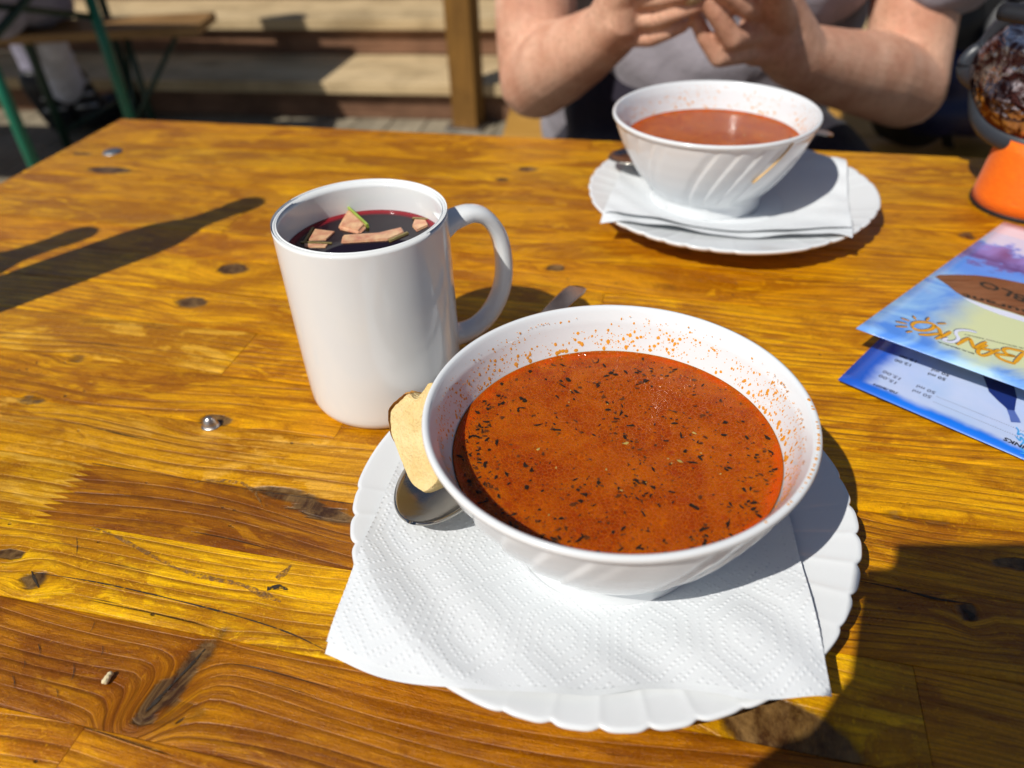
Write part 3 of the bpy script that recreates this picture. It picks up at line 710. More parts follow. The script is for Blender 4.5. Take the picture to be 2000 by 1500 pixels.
# cracks and resin veins in the surface
M['crack'] = mat_simple('dark_crack', (.03, .02, .012), .8, .3, 300)
def frayed(m, sc, lo, hi):
    t = m.node_tree; b_ = [n for n in t.nodes if n.type == 'BSDF_PRINCIPLED'][0]; tc = t.nodes.new('ShaderNodeTexCoord'); nz = t.nodes.new('ShaderNodeTexNoise')
    nz.inputs['Scale'].default_value = sc; nz.inputs['Detail'].default_value = 6; nz.inputs['Roughness'].default_value = .7
    mr = t.nodes.new('ShaderNodeMapRange'); mr.inputs[1].default_value = lo; mr.inputs[2].default_value = hi
    t.links.new(tc.outputs['Object'], nz.inputs['Vector']); t.links.new(nz.outputs['Fac'], mr.inputs[0]); t.links.new(mr.outputs[0], b_.inputs['Alpha'])
M['vein'] = mat_simple('grey_tan_resin_pocket', (.26, .13, .035), .6, .6, 400, .0004)
frayed(M['vein'], 420, .42, .62); M['inkbrown'] = M['crack']; M['crack'] = mat_simple('dark_surface_crack', (.03, .02, .012), .8, .3, 300); frayed(M['crack'], 500, .34, .5)
boards = [c for c in table.children if c.name.startswith('board')]
def vein(pts, w, mat, name='crack'):
    P = smooth_path([U(*p, 0.00004) for p in pts], 6); n = len(P); V = []
    t = np.gradient(P, axis=0); t /= np.linalg.norm(t, axis=1)[:, None] + 1e-9
    wv = np.interp(np.linspace(0, 1, n), np.linspace(0, 1, len(w)), w) * .0001
    jit = 1 + .55 * np.array([mnoise.noise((i * .33, pts[0][0] * .1, 0)) * 1.6 for i in range(n)])
    for i in range(n):
        s_ = np.array([-t[i][1], t[i][0], 0]) * wv[i] * jit[i] * .5
        V += [P[i] + s_, P[i] - s_, ]
    V = [(v[0], v[1], .00022) for v in V]
    # parent = the board it runs in
    q = tn(P[n // 2]); best = None
    for b in boards:
        v0 = np.array([b.data.vertices[0].co, b.data.vertices[len(b.data.vertices) // 2].co])
        cc_ = np.array(b.bound_box).mean(0); d = abs(tn(cc_)[1] - q[1]) * 6 + abs(tn(cc_)[0] - q[0])
        if best is None or d < best[0]: best = (d, b)
    return mk(name, V, [(2 * i, 2 * i + 1, 2 * i + 3, 2 * i + 2) for i in range(n - 1)], mat, best[1])
vein([(62, 1118), (180, 1136), (300, 1162), (450, 1200), (560, 1235), (640, 1272)], [4, 7, 8, 5, 6, 2], M['crack'])
vein([(180, 1030), (230, 1050), (290, 1082), (345, 1110), (400, 1128), (470, 1142), (510, 1160), (548, 1176)], [4, 14, 20, 8, 30, 14, 38, 8], M['vein'], 'resin_pocket')
vein([(540, 1130), (556, 1118), (568, 1104)], [30, 34, 8], M['vein'], 'resin_pocket')
vein([(522, 1150), (545, 1147), (562, 1152)], [20, 26, 6], M['crack'])
vein([(62, 1116), (66, 1128), (76, 1148)], [6, 12, 5], M['crack'])
vein([(400, 1268), (372, 1300), (338, 1335), (300, 1375), (285, 1390)], [4, 12, 8, 16, 4], M['crack'])
vein([(370, 946), (410, 938), (470, 944), (500, 965), (512, 990)], [3, 16, 24, 16, 3], M['vein'], 'resin_pocket')
knotless = 0
vein([(1665, 1132), (1760, 1152), (1830, 1170), (1900, 1180)], [3, 9, 14, 3], M['crack'])
vein([(1880, 1190), (1896, 1200), (1897, 1210)], [10, 26, 12], M['crack'])
vein([(180, 905), (330, 930), (500, 958), (690, 985)], [4, 3, 3, 4], M['crack'])
for (a, b_) in (((75, 1258), (78, 1284)), ((145, 1295), (140, 1330)), ((200, 1262), (198, 1280)), ((48, 1290), (46, 1306)), ((185, 1215), (172, 1240)), ((25, 1320), (28, 1345)), ((110, 1345), (112, 1362)), ((150, 1050), (148, 1090)), ((70, 735), (84, 725)), ((56, 770), (80, 760))):
    vein([a, ((a[0] + b_[0]) / 2 + 2, (a[1] + b_[1]) / 2), b_], [1.5, 3, 1], M['crack'])

# bolt heads, crumb
b1 = U(220, 297); bh = lathe('bolt_head', [(0, .0012), (.004, .0012), (.0085, .0008), (.0095, -.0002)], M['bolt'], table, 24); bh.location = (b1[0], b1[1], 0.0004)
nb_ = U(412, 832)
dome = lathe('bolt_cap', [(0, .0062), (.0014, .0060), (.0030, .0046), (.0042, .0022), (.0046, 0), (.0052, 0)], metal('worn_silver', (.55, .50, .45), .3), table, 20); dome.location = (nb_[0], nb_[1], .0002); dome.scale = (1, .8, 1)
cr = U(208, 1334)
remeshed('crumb', [[(cr[0], cr[1], .0013, .0013), (cr[0] + .0008, cr[1] + .003, .0014, .0011)]], .0004, mat_simple('pale_crumb', (.72, .60, .36), .9, .2, 800), None, 1, .0003, 900.)
tag(bpy.data.objects['crumb'], 'pale bread crumb lying on the bare wood at lower left', 'crumb')

# ================================================================== PLATES, BOWLS
NBW = np.array([.0398, .2292]); FBW = np.array([.1587, .5678]); NPL = np.array([.0357, .2388]); FPL = np.array([.1748, .5621])
def sst(x, a, b_): t = np.clip((x - a) / (b_ - a), 0, 1); return t * t * (3 - 2 * t)
def groups(th, c0, n=5, half=22., soft=4.):
    """1 inside the fluted groups, 0 on the smooth spans"""
    d = (np.degrees(th) - c0 + 36) % 72 - 36
    return 1 - sst(np.abs(d), half - soft, half + soft), d
def plate_z(r): return .0060 + .0052 * sst(r, .050, .066) + .0090 * np.clip((r - .060) / .047, 0, 1) ** 1.25
def make_plate(label, c, c0, group='white scalloped plates under the soup bowls'):
    n = 720; th = np.linspace(0, 2 * PI, n, endpoint=False)
    g, d = groups(th, c0)
    R = .1085 - .0032 * g * np.abs(np.sin(np.radians((d / 8.8) * 180))) ** 3 - .0018 * g + .0008 * (1 - g) * 0
    R = .1085 - .0008 * g - .0019 * g * (1 - np.abs(np.cos(PI * d / 8.8))) ** 2.2
    fr = np.concatenate([np.linspace(0, .5, 6), np.linspace(.53, 1, 34)])
    rr = R[:, None] * fr[None]
    ridge = (1 - np.abs(np.cos(PI * (d[:, None] + 10 * (fr[None] - 1) ) / 8.8))) ** 2.2
    ztop = plate_z(rr * .1076 / R[:, None]) - .00012 * g[:, None] * sst(fr, .78, 1.)[None] * ridge
    top = np.stack([rr * np.cos(th)[:, None], rr * np.sin(th)[:, None], ztop], -1)
    lip = np.stack([(R + .0006) * np.cos(th), (R + .0006) * np.sin(th), ztop[:, -1] - .0010], -1)[:, None]
    fb_ = fr[::-1][1:]; rb = R[:, None] * fb_[None]
    zb = plate_z(rb * .1076 / R[:, None]) - .0034 - .0003 * g[:, None] * sst(fb_, .66, .95)[None] * ridge[:, ::-1][:, 1:]
    zb = np.where(fb_[None] < .5, .0022, zb); zb = np.where((fb_[None] > .44) & (fb_[None] < .54), .0004, zb)
    bot = np.stack([rb * np.cos(th)[:, None], rb * np.sin(th)[:, None], zb], -1)
    V = np.concatenate([top, lip, bot], 1)
    o = gridmesh('plate', V, M['ware'], None, closed_u=True); o.location = (c[0], c[1], 0)
    return tag(o, label, 'plate', group)
make_plate('nearer white plate with scalloped rim under the big bowl, napkin spread over it', NPL, -92)
make_plate('farther white plate with scalloped rim in front of the man in grey', FPL, -124)

BZ = .0082; HB = .0693
bprof_o = [(.0, .0015), (.031, .0010), (.0350, -.0014), (.0390, -.0018), (.0412, -.0008), (.0417, .0030), (.0414, .0080), (.0425, .0108)]
body_z = np.linspace(.0125, HB - .0035, 26)
body_r = np.interp(body_z, [.0112, .016, .022, .030, .040, .050, .060, .0693], [.0425, .0472, .0523, .0579, .0636, .0683, .0719, .0742])
rim = [(.07475, HB - .0030), (.0751, HB - .0014), (.0746, HB - .0003), (.0735, HB), (.0724, HB - .0006), (.0718, HB - .0022)]
in_z = np.linspace(HB - .005, .010, 22); in_r = np.interp(in_z, [.008, .016, .022, .030, .040, .050, .060, .0693], [.033, .0440, .0492, .0548, .0605, .0650, .0684, .0712])
bprof = np.array(bprof_o + list(zip(body_r, body_z)) + rim + list(zip(in_r, in_z)) + [(.025, .0068), (0, .0062)])
def make_bowl(label, c, c0, nz):
    n = 540; V = lathe_v(bprof, n); th = np.linspace(0, 2 * PI, n, endpoint=False)
    k0 = len(bprof_o); k1 = k0 + len(body_z)
    z = body_z[None]; tw = 17 * (z / HB - .5) + 8 * (z / HB) ** 2
    g, d = groups(np.radians(np.degrees(th)[:, None] - tw), c0, half=24., soft=2.)
    ph_ = (d / 12. + .5) % 1.
    saw = ph_ ** 1.3 * (1 - sst(ph_, .88, 1.))
    dr = .0013 * g * saw * sst(z, .013, .018) * (1 - sst(z, .060, .0655))
    rad = (body_r[None] - dr); V[:, k0:k1, 0] = rad * np.cos(th)[:, None]; V[:, k0:k1, 1] = rad * np.sin(th)[:, None]
    o = gridmesh('soup_bowl', V, M['ware'], None, closed_u=True); o.location = (c[0], c[1], nz)
    return tag(o, label, 'bowl', 'white fluted soup bowls')
bowlN = make_bowl('large white bowl of soup nearest the camera, next to the mug', NBW, -62, BZ)
bowlF = make_bowl('white bowl of soup standing farther away in front of the man', FBW, -96, BZ)

# soup
def soup_mat():
    b = NB('goulash_broth'); o = b.obj()
    r = b.n('VectorMath', operation='LENGTH'); b.set(r.inputs[0], o); rad = r.outputs['Value']
    n1 = b.noise(o, 45, 5, .6, 1.); n2 = b.noise(o, 22, 3)
    cell = b.vor(o, 620, 'DISTANCE_TO_EDGE'); cell2 = b.vor(o, 160, 'DISTANCE_TO_EDGE'); d1 = b.vor(o, 150, 'F1')
    c = b.mix(b.mapr(n1, .35, .65), (.28, .034, .0006), (.43, .088, .0010))
    c = b.mix(b.mapr(cell, .02, .10, .40, 0, True), c, (.62, .13, .002))
    c = b.mix(b.math('MULTIPLY', b.mapr(d1, .12, .34, .55, 0, True), b.mapr(b.noise(o, 60, 2), .45, .6)), c, (.30, .028, .002))
    er = b.math('ADD', rad, b.mapr(b.noise(o, 38, 4, .6, 1.), .3, .7, -.0048, .0030))
    c = b.mix(b.mapr(er, .0590, .0650, 0, .9, True), c, (.66, .070, .0005))
    b.P(col=c, rough=b.mapr(n1, .3, .7, .07, .16), ior=1.36, spec=.30, sss=.5, sssr=(1, .18, .04), ssss=.006)
    h = b.math('ADD', b.mapr(cell, 0, .12, 0, 1, True), b.math('MULTIPLY', b.mapr(cell2, 0, .1, 0, 1), .5)); h = b.math('ADD', h, b.math('MULTIPLY', n1, .8))
    b.bump(h, .00016, .7); return b.m
M['soup'] = soup_mat()
M['herb'] = mat_simple('dried_herbs', (.020, .009, .003), .6, .6, 900, spec=.25)
M['herb2'] = mat_simple('wet_brown_herbs', (.11, .028, .004), .4, .6, 900, spec=.25)
M['oil'] = mat_simple('orange_oil', (.76, .31, .025), .15, .2, 300)
M['green_bit'] = mat_simple('soft_onion', (.42, .30, .07), .4, .3, 300)
M['pepper'] = mat_simple('red_pepper_bit', (.45, .02, .005), .3, .3, 300)
def flakes(name, pts, size, mat, parent, zo, elong=2.2):
    V, Fc = [], []
    for (x, y) in pts:
        s = size[0] + (size[1] - size[0]) * random.random() ** 4.5; e = 1 + random.random() * elong; a0 = random.random() * PI * .25 if random.random() < .0 else random.random() * PI
        n = random.choice((5, 6, 7, 8)); k = len(V); tilt = random.uniform(-.15, .15)
        for j in range(n):
            th = 2 * PI * j / n; rr = s * random.uniform(.35, 1.2); px = rr * math.cos(th) * e ** .5 * 1.1; py = rr * math.sin(th) / e ** .5
            V.append((x + px * math.cos(a0) - py * math.sin(a0), y + px * math.sin(a0) + py * math.cos(a0), zo + .00012 + tilt * px + random.random() * .0001))
        V.append((x, y, zo + .0003))
        for j in range(n): Fc.append((k + j, k + (j + 1) % n, k + n))
    return mk(name, V, Fc, mat, parent, smooth=False)
def make_soup(label, c, z, R, nfl, cat='soup'):
    rt = empty('soup', (c[0], c[1], z)); tag(rt, label, cat)
    rr = np.array([0, .2, .4, .6, .75, .87, .94, .975, .99, 1.0]) * R
    zz = np.where(rr > .955 * R, ((rr - .955 * R) / (.045 * R)) ** 2 * .0009, 0)
    prof = list(zip(rr, zz)) + [(R * .72, -.022), (R * .60, -.034), (0, -.038)]
    lathe('broth', prof, M['soup'], rt, 160)
    P = []
    while len(P) < nfl:
        a = random.random() * 2 * PI; q = math.sqrt(random.random()) * .97
        x, y = q * R * math.cos(a), q * R * math.sin(a)
        dens = .35 + .8 * mnoise.noise((x * 60, y * 60, 3.)) + (.25 if q > .8 else 0) + (.8 if (q > .82 and (2.6 < a < 4.0 or 5.2 < a < 5.9)) else 0)
        if random.random() < dens: P.append((x, y))
    h = flakes('herb_flakes', P[::2], (.00018, .0015), M['herb'], rt, 0, 1.8); h['kind'] = 'stuff'
    h = flakes('sunken_herb_flakes', P[1::2], (.00022, .0015), M['herb2'], rt, -.00018, 1.2); h['kind'] = 'stuff'
    g_ = flakes('onion_bits', [(random.uniform(-.6, .6) * R, random.uniform(-.6, .6) * R) for _ in range(16)], (.0005, .0016), M['green_bit'], rt, -.00016, .8); g_['kind'] = 'stuff'
    g2 = flakes('pepper_bits', [(random.uniform(-.65, .65) * R, random.uniform(-.65, .65) * R) for _ in range(14)], (.0006, .0022), M['pepper'], rt, -.0003, .6); g2['kind'] = 'stuff'
    return rt
SZN = .0575; SZF = .0568
soupN = make_soup('orange red goulash soup speckled with herbs filling the large near bowl', NBW, SZN, float(np.interp(SZN - BZ, in_z[::-1], in_r[::-1])) - .00005, 2100)
soupF = make_soup('orange soup with an oily red edge in the farther bowl', FBW, SZF, float(np.interp(SZF - BZ, in_z[::-1], in_r[::-1])) - .00005, 90)

def splashes(bowl, n, z0, seeds, rimdrops=0, a_rng=(-.9, 3.6)):
    V, Fc = [], []
    def drop(a, z, s, el, onrim=False):
        if onrim: r = .0735; c = Vector((r * math.cos(a), r * math.sin(a), HB + .00002)); N = Vector((0, 0, 1)); T = Vector((-math.sin(a), math.cos(a), 0))
        else:
            r = float(np.interp(z, in_z[::-1], in_r[::-1])); c = Vector((r * math.cos(a), r * math.sin(a), z))
            T = Vector((-math.sin(a), math.cos(a), 0)); B0 = Vector((.45 * math.cos(a), .45 * math.sin(a), 1)).normalized(); N = T.cross(B0); N = -N if N.dot(Vector((math.cos(a), math.sin(a), 0))) > 0 else N
        B = N.cross(T); k = len(V); n_ = 7
        for j in range(n_):
            th = 2 * PI * j / n_; q = random.uniform(.75, 1.15)
            V.append(c + T * (s * q * math.cos(th)) + B * (s * el * q * math.sin(th)) + N * .00001)
        for j in range(n_):
            th = 2 * PI * j / n_; V.append(c + T * (s * .55 * math.cos(th)) + B * (s * .55 * el * math.sin(th)) + N * (.00006 + s * .05))
        V.append(c + N * (.00007 + s * .07))
        for j in range(n_):
            j2 = (j + 1) % n_; Fc.append((k + j, k + j2, k + n_ + j2, k + n_ + j)); Fc.append((k + n_ + j, k + n_ + j2, k + 2 * n_))
    for i in range(n):
        for _ in range(20):
            a = random.uniform(*a_rng); f = random.random() ** 1.15
            dens = .55 + .9 * mnoise.noise((a * 3, f * 3, seeds)) + (.5 if a < .35 else 0)
            if random.random() < dens: break
        z = z0 + .0016 + f * (HB - .0045 - z0)
        drop(a, z, random.uniform(.00013, .00030) + .00085 * random.random() ** 4.5 * (1.25 - f), random.choice((1, 1.1, 1.5, 2.0 if a < .6 else 1.2)))
    for i in range(rimdrops): 
        a = random.gauss(-.42, .22); drop(a, 0, random.uniform(.0002, .0006), 1.3, True)
    o = mk('soup_splashes', V, Fc, M['oil'], bowl); o['kind'] = 'stuff'; return o
splashes(bowlN, 1350, SZN - BZ, 1.3, 36)
splashes(bowlF, 480, SZF - BZ, 5.3, 0, (-.3, 3.4))
# the orange drip down the far bowl
a0 = -1.02; dr_ = []
for t in np.linspace(0, 1, 14):
    z = HB - .001 - t * .031; a = a0 - .30 * t ** 1.2; r = float(np.interp(z, body_z, body_r)) + .0004 * (t > .02) + (.0006 if t < .05 else 0); dr_.append((r * math.cos(a), r * math.sin(a), z))
tube('soup_drip', dr_, np.linspace(.0005, .0009, 14), mat_simple('pale_orange_drip', (.80, .52, .22), .25, .1, 200), bowlF, 8)

# ================================================================== NAPKINS
def drape(name, corners, c, nres, parent=None, lift=.0009, dots=True, wr=.0012, seed=0, sagk=.22, edge=None):
    """corners: 4 xy points, counter-clockwise from front-left; draped over plate centred at c"""
    A_, B_, C_, D_ = [np.array(q[:2], float) for q in corners]
    nu, nv = nres; u = np.linspace(0, 1, nu)[:, None, None]; v = np.linspace(0, 1, nv)[None, :, None]
    P = (1 - u) * (1 - v) * A_ + u * (1 - v) * B_ + u * v * C_ + (1 - u) * v * D_
    uu, vv = u[..., 0], v[..., 0]
    if edge is not None: P[..., 1] += edge(uu, vv)
    r = np.hypot(P[..., 0] - c[0], P[..., 1] - c[1])
    zr = .0213
    # the tissue bridges the dish instead of hugging it
    z = np.maximum(plate_z(np.minimum(r, .106)), .0061 + (zr - .0061) * np.clip((r - .043) / .060, 0, 1) ** .9)
    over = np.maximum(r - .107, 0); z = z - sagk * over - 3. * over ** 2
    X, Y = P[..., 0], P[..., 1]
    wmask = sst(r, .050, .085)
    z = z + lift + wmask * wr * (np.sin(X * 95 + Y * 40 + seed) * .8 + np.sin(X * 42 - Y * 90 + 2 * seed) * .9 + .4 * np.sin(X * 210 + Y * 130) + .9)
    if dots:
        L1 = np.linalg.norm(B_ - A_); L2 = np.linalg.norm(D_ - A_)
        a = uu * L1; b_ = vv * L2
        # nested hexagon bands of small embossed points
        px, py = .034, .040
        ax = np.abs((a / px) % 1 - .5) * px; by = np.abs((b_ / py) % 1 - .5) * py
        hx = np.maximum(ax, ax * .5 + by * .72)
        band = np.cos(2 * PI * hx / .0044)
        s_ = .0021
        q1 = (a + b_) / s_ * .7071; q2 = (a - b_) / s_ * .7071
        d_ = (np.cos(2 * PI * q1) * .5 + .5) * (np.cos(2 * PI * q2) * .5 + .5)
        z = z + .00042 * np.clip(d_, 0, 1) ** 1.6 * sst(band, -.35, .25)
    V = np.concatenate([P, z[..., None]], -1)
    return gridmesh(name, V, M['napkin'], parent)
nk = empty('paper_napkin', (0, 0, 0)); tag(nk, 'white embossed paper napkin spread over the near plate under the bowl', 'napkin', 'paper napkins under the bowls')
Za = .0225
cA, cB = U(637, 1252, .019), U(1617, 1362, .016)
cC, cD = U(1505, 880, .012), U(800, 880, .014)
_fp = [(637, 1252), (740, 1300), (880, 1332), (1000, 1345), (1148, 1354), (1259, 1338), (1333, 1334), (1400, 1346), (1480, 1364), (1617, 1362)]
_fw = np.array([U(x, y, .0205 if 0 < i < 9 else .0190) for i, (x, y) in enumerate(_fp)])
_fu = (_fw[:, 0] - cA[0]) / (cB[0] - cA[0]); _fd = _fw[:, 1] - (cA[1] + (cB[1] - cA[1]) * _fu)
_fs = smooth_path([(a_, b_, 0) for a_, b_ in zip(_fu, _fd)], 8)
ef = lambda u, v: (1 - v) ** 1.5 * np.interp(u, _fs[:, 0], _fs[:, 1])
drape('upper_layer', (cA, cB, cC, cD), NPL, (430, 330), nk, .0010, True, .0010, .4, edge=ef)
cA2, cB2 = U(636, 1281, .015), U(1612, 1372, .012)
lo = drape('lower_layer', (cA2, cB2, cC, cD), NPL, (160, 120), nk, .0002, False, .0008, .9, edge=ef)
lo2 = drape('middle_layer', (U(640, 1268, .017), U(1600, 1371, .014), cC, cD), NPL, (160, 120), nk, .0006, False, .0009, .6, edge=lambda u, v: ef(u, v) - (1 - v) * .0012 * np.sin(u * 9 + 1))

nk2 = empty('paper_napkin', (0, 0, 0)); tag(nk2, 'plain white folded paper napkin under the farther bowl, its corners past the plate', 'napkin', 'paper napkins under the bowls')
gA, gB, gC, gD = U(1172, 440, .017), U(1662, 478, .016), U(1650, 318, .018), U(1225, 318, .012)
drape('lower_layer', (gA, gB, gC, gD), FPL, (120, 90), nk2, .0006, False, .0010, 1.7)
mB = U(1655, 398, .019); mA = U(1215, 402, .014)
drape('front_flap', (U(1180, 421, .02), U(1660, 455, .02), mB, mA), FPL, (140, 50), nk2, .0026, False, .0008, 2.2)

# ================================================================== SPOONS
def spoon(label, p0, p1, roll_=0., arch=.012, dish=.006):
    """p0: tip of the bowl, p1: end of the handle"""
    p0, p1 = np.array(p0, float), np.array(p1, float); L = np.linalg.norm(p1 - p0)
    ux = (p1 - p0) / L; uy = np.cross((0, 0, 1), ux); uy /= np.linalg.norm(uy); uz = np.cross(ux, uy)
    s = np.concatenate([.16 * (1 - np.cos(np.linspace(0, PI / 2, 26))), np.linspace(.17, .33, 24), np.linspace(.345, 1, 40)])
    w1 = .0192 * np.sqrt(np.clip(1 - ((s - .155) / .155) ** 2, 0, 1)); w2 = np.interp(s, [0, .24, .34, .40, .6, .85, .95, .985, 1.], [0, .0040, .0040, .0034, .0040, .0058, .0064, .0054, .002])
    w = np.where(s < .155, w1, np.maximum(w1, w2 * sst(s, .2, .3)))
    dp = dish * np.clip(np.sin(np.clip(s / .31, 0, 1) * PI), 0, 1) ** .8
    base = arch * np.sin(np.clip((s - .26) / .74, 0, 1) * PI) * .8 + .004 * sst(s, .26, .4)
    tq = np.linspace(-1, 1, 17)
    V = p0 + s[:, None, None] * L * ux + (w[:, None] * tq[None])[..., None] * uy + (base[:, None] - dp[:, None] * (1 - tq[None] ** 2))[..., None] * uz
    o = gridmesh('soup_spoon', V, M['steel'], None)
    o.modifiers.new('t', 'SOLIDIFY').thickness = .0012
    return tag(o, label, 'spoon', 'soup spoons on the plates')
sA = U(803, 1018, .0265); sB = U(1132, 572, .028)
spoon('steel soup spoon lying on the near plate beside the bread, its handle behind the bowl', (sA[0], sA[1], .0265), (sB[0], sB[1], .029), dish=.0062)
fA = U(1190, 306, .030); fB = U(1625, 270, .034)
spoon('steel soup spoon on the farther plate behind the bowl', (fA[0], fA[1], .030), (fB[0], fB[1], .034))

# ================================================================== BREAD
def bread():
    N = np.array([-.62, -.60, .50]); N /= np.linalg.norm(N); P0 = np.array([-.050, .246, .036])
    out = [(829, 962), (812, 950), (796, 925), (780, 893), (768, 855), (763, 822), (770, 795), (788, 771), (800, 768), (812, 778), (826, 768), (840, 752), (850, 748), (838, 780), (834, 810), (838, 850), (850, 892), (862, 925), (846, 952)]
    P = np.array([onplane(*q, P0, N) for q in smooth_path([(*o, 0) for o in out + [out[0]]], 5)[:-1, :2]])
    c = P.mean(0); n = len(P); rings = []
    for f in (0, .25, .5, .72, .88): rings.append((c + (P - c) * max(f, .001), 0.0, f))
    rings += [(c + (P - c) * .975, .0006, 1), (P, -.0012, 1)]
    T = .011; rings += [(c + (P - c) * 1.01, -T * .35, 1), (c + (P - c) * .99, -T * .7, 1), (c + (P - c) * .93, -T * .95, 1), (c + (P - c) * .6, -T, 1), (c + (P - c) * .001, -T, 1)]
    V = np.array([R_ + N * (h if i > 4 else .0012 * (1 - f * f)) for i, (R_, h, f) in enumerate(rings)])
    # finer surface: subdivide along rings by interpolation
    V2 = []
    for i in range(len(V) - 1):
        k = 5 if i < 6 else 4
        for t in np.linspace(0, 1, k, endpoint=False): V2.append(V[i] * (1 - t) + V[i + 1] * t)
    V2.append(V[-1]); V2 = np.array(V2)
    for i in range(V2.shape[0]):
        for j in range(n):
            x, y, z = V2[i, j]; top = max(0, (j / n - .45)) * 0
            a = .0005 * mnoise.noise((x * 160, y * 160, z * 160)) + .00015 * mnoise.noise((x * 700, y * 700, z * 700))
            if z > .050: a *= 1 + 1.5 * min(1, (z - .050) / .010)
            V2[i, j] += N * a + (V2[i, j] - c) / (np.linalg.norm(V2[i, j] - c) + 1e-6) * a * 1.2
    return V2, n, c, N
BV, bn, bc, bN = bread()
rootb = empty('bread_slice', tuple(bc)); tag(rootb, 'torn piece of white bread leaning on the near bowl above the spoon', 'bread')
b = NB('bread_crumb'); o_ = b.obj()
por = b.vor(o_, 900, 'F1'); por2 = b.vor(o_, 380, 'F1'); nn_ = b.noise(o_, 70, 4)
c = b.mix(b.mapr(nn_, .35, .65), (.70, .50, .21), (.80, .62, .31))
c = b.mix(b.mapr(por, .1, .35, .30, 0), c, (.40, .24, .08))
b.P(col=c, rough=.9, spec=.15, sss=.1, sssr=(1, .6, .3), ssss=.003); b.bump(b.math('ADD', por, b.math('MULTIPLY', por2, 1.4)), .0005, .7); M['crumb'] = b.m
b = NB('bread_crust'); o_ = b.obj()
c = b.mix(b.mapr(b.noise(o_, 120, 5), .35, .62), (.80, .46, .12), (.62, .28, .05))
b.P(col=c, rough=.6); b.bump(b.noise(o_, 500, 4), .0004); M['crust'] = b.m
BVr = BV - bc
gridmesh('crumb_face', BVr, M['crumb'], rootb, closed_v=True)
# crust: a shell along the left (outer) edge of the slice
jj = list(range(int(bn * .20), int(bn * .44)))
ring_i = range(25, 41)
Vc = np.array([[BVr[i, j] * 1.0 + (BVr[i, j] / np.linalg.norm(BVr[i, j])) * (.0016 * math.sin(PI * (k + .5) / len(jj)) + .0001) for j in [jj[k]]][0] for i in ring_i for k in range(len(jj))]).reshape(len(list(ring_i)), len(jj), 3)
gridmesh('crust', Vc, M['crust'], rootb)

# ================================================================== MUG OF MULLED WINE
MC = np.array([-.0706, .352]); MR = .0428; MH = .1055
mprof = [(0, .0022), (.030, .0022), (.034, .0004), (.0365, .0), (.0395, .0012), (.0413, .0040), (.0421, .009), (.0426, .03), (MR, .07), (MR, MH - .0022), (.0425, MH - .0007), (.0416, MH), (.0406, MH - .0007), (.0400, MH - .003), (.0396, .07), (.0392, .02), (.036, .009), (.02, .006), (0, .0055)]
mugp = smooth_path([(a, b_, 0) for a, b_ in mprof], 3)[:, :2]; mugp[:, 0] = np.maximum(mugp[:, 0], 0)
mug = empty('mug', (MC[0], MC[1], 0)); tag(mug, 'tall plain white mug of mulled wine with its handle to the right', 'mug')
lathe('cup', mugp, M['mug'], mug, 128)
ha = math.radians(22); hd = np.array([math.cos(ha), math.sin(ha), 0])
hp = [(.0405, .0900), (.048, .0925), (.0575, .0935), (.0655, .0895), (.0722, .078), (.0745, .062), (.0727, .046), (.0655, .032), (.056, .0245), (.047, .0225), (.0405, .0235)]
hp = smooth_path([(r * hd[0], r * hd[1], z) for r, z in hp], 7)
wv = np.interp(np.linspace(0, 1, len(hp)), [0, .08, .2, .8, .92, 1], [.0095, .0078, .0068, .0068, .0078, .0095])
tv = np.interp(np.linspace(0, 1, len(hp)), [0, .08, .2, .8, .92, 1], [.0062, .0048, .0042, .0042, .0048, .0062])
side = np.cross(hd, (0, 0, 1))
V = np.zeros((len(hp), 20, 3)); Pn, Tn = frames(hp); th = np.linspace(0, 2 * PI, 20, endpoint=False)
for i in range(len(hp)):
    u_ = np.cross(side, Tn[i])
    cx_ = np.sign(np.cos(th)) * np.abs(np.cos(th)) ** .8; sx_ = np.sign(np.sin(th)) * np.abs(np.sin(th)) ** .8
    V[i] = hp[i] + cx_[:, None] * side * wv[i] + sx_[:, None] * u_ * tv[i]
gridmesh('handle', V, M['mug'], mug, closed_v=True)
WZ = .0888
b = NB('mulled_wine'); o_ = b.obj(); r = b.n('VectorMath', operation='LENGTH'); b.set(r.inputs[0], o_)
c = b.mix(b.mapr(r.outputs['Value'], .0345, .0392, 0, 1, True), (.010, .0022, .006), (.26, .012, .02))
b.P(col=c, rough=.04, ior=1.36, spec=.5); b.bump(b.noise(o_, 45, 2), .0003, .5)
wine = lathe('mulled_wine', [(0, 0), (.01, 0), (.02, 0), (.03, 0), (.036, 0), (.0385, .0002), (.03955, .0010), (.0394, -.02), (0, -.03)], b.m, None, 96)
wine.location = (MC[0], MC[1], WZ); tag(wine, 'dark red mulled wine filling the white mug', 'wine')
def apple_mat():
    b = NB('wine_soaked_apple'); o = b.obj()
    c = b.mix(b.mapr(b.noise(o, 160, 4), .35, .65), (.56, .22, .13), (.76, .48, .26))
    b.P(col=c, rough=.3, sss=.1, sssr=(1, .5, .3), ssss=.002); b.bump(b.noise(o, 600, 3), .0002); return b.m
M['apple'] = apple_mat(); M['peel'] = mat_simple('green_apple_peel', (.34, .46, .06), .3, .2, 100); M['peel2'] = mat_simple('wine_dulled_peel', (.26, .20, .06), .3, .3, 150)
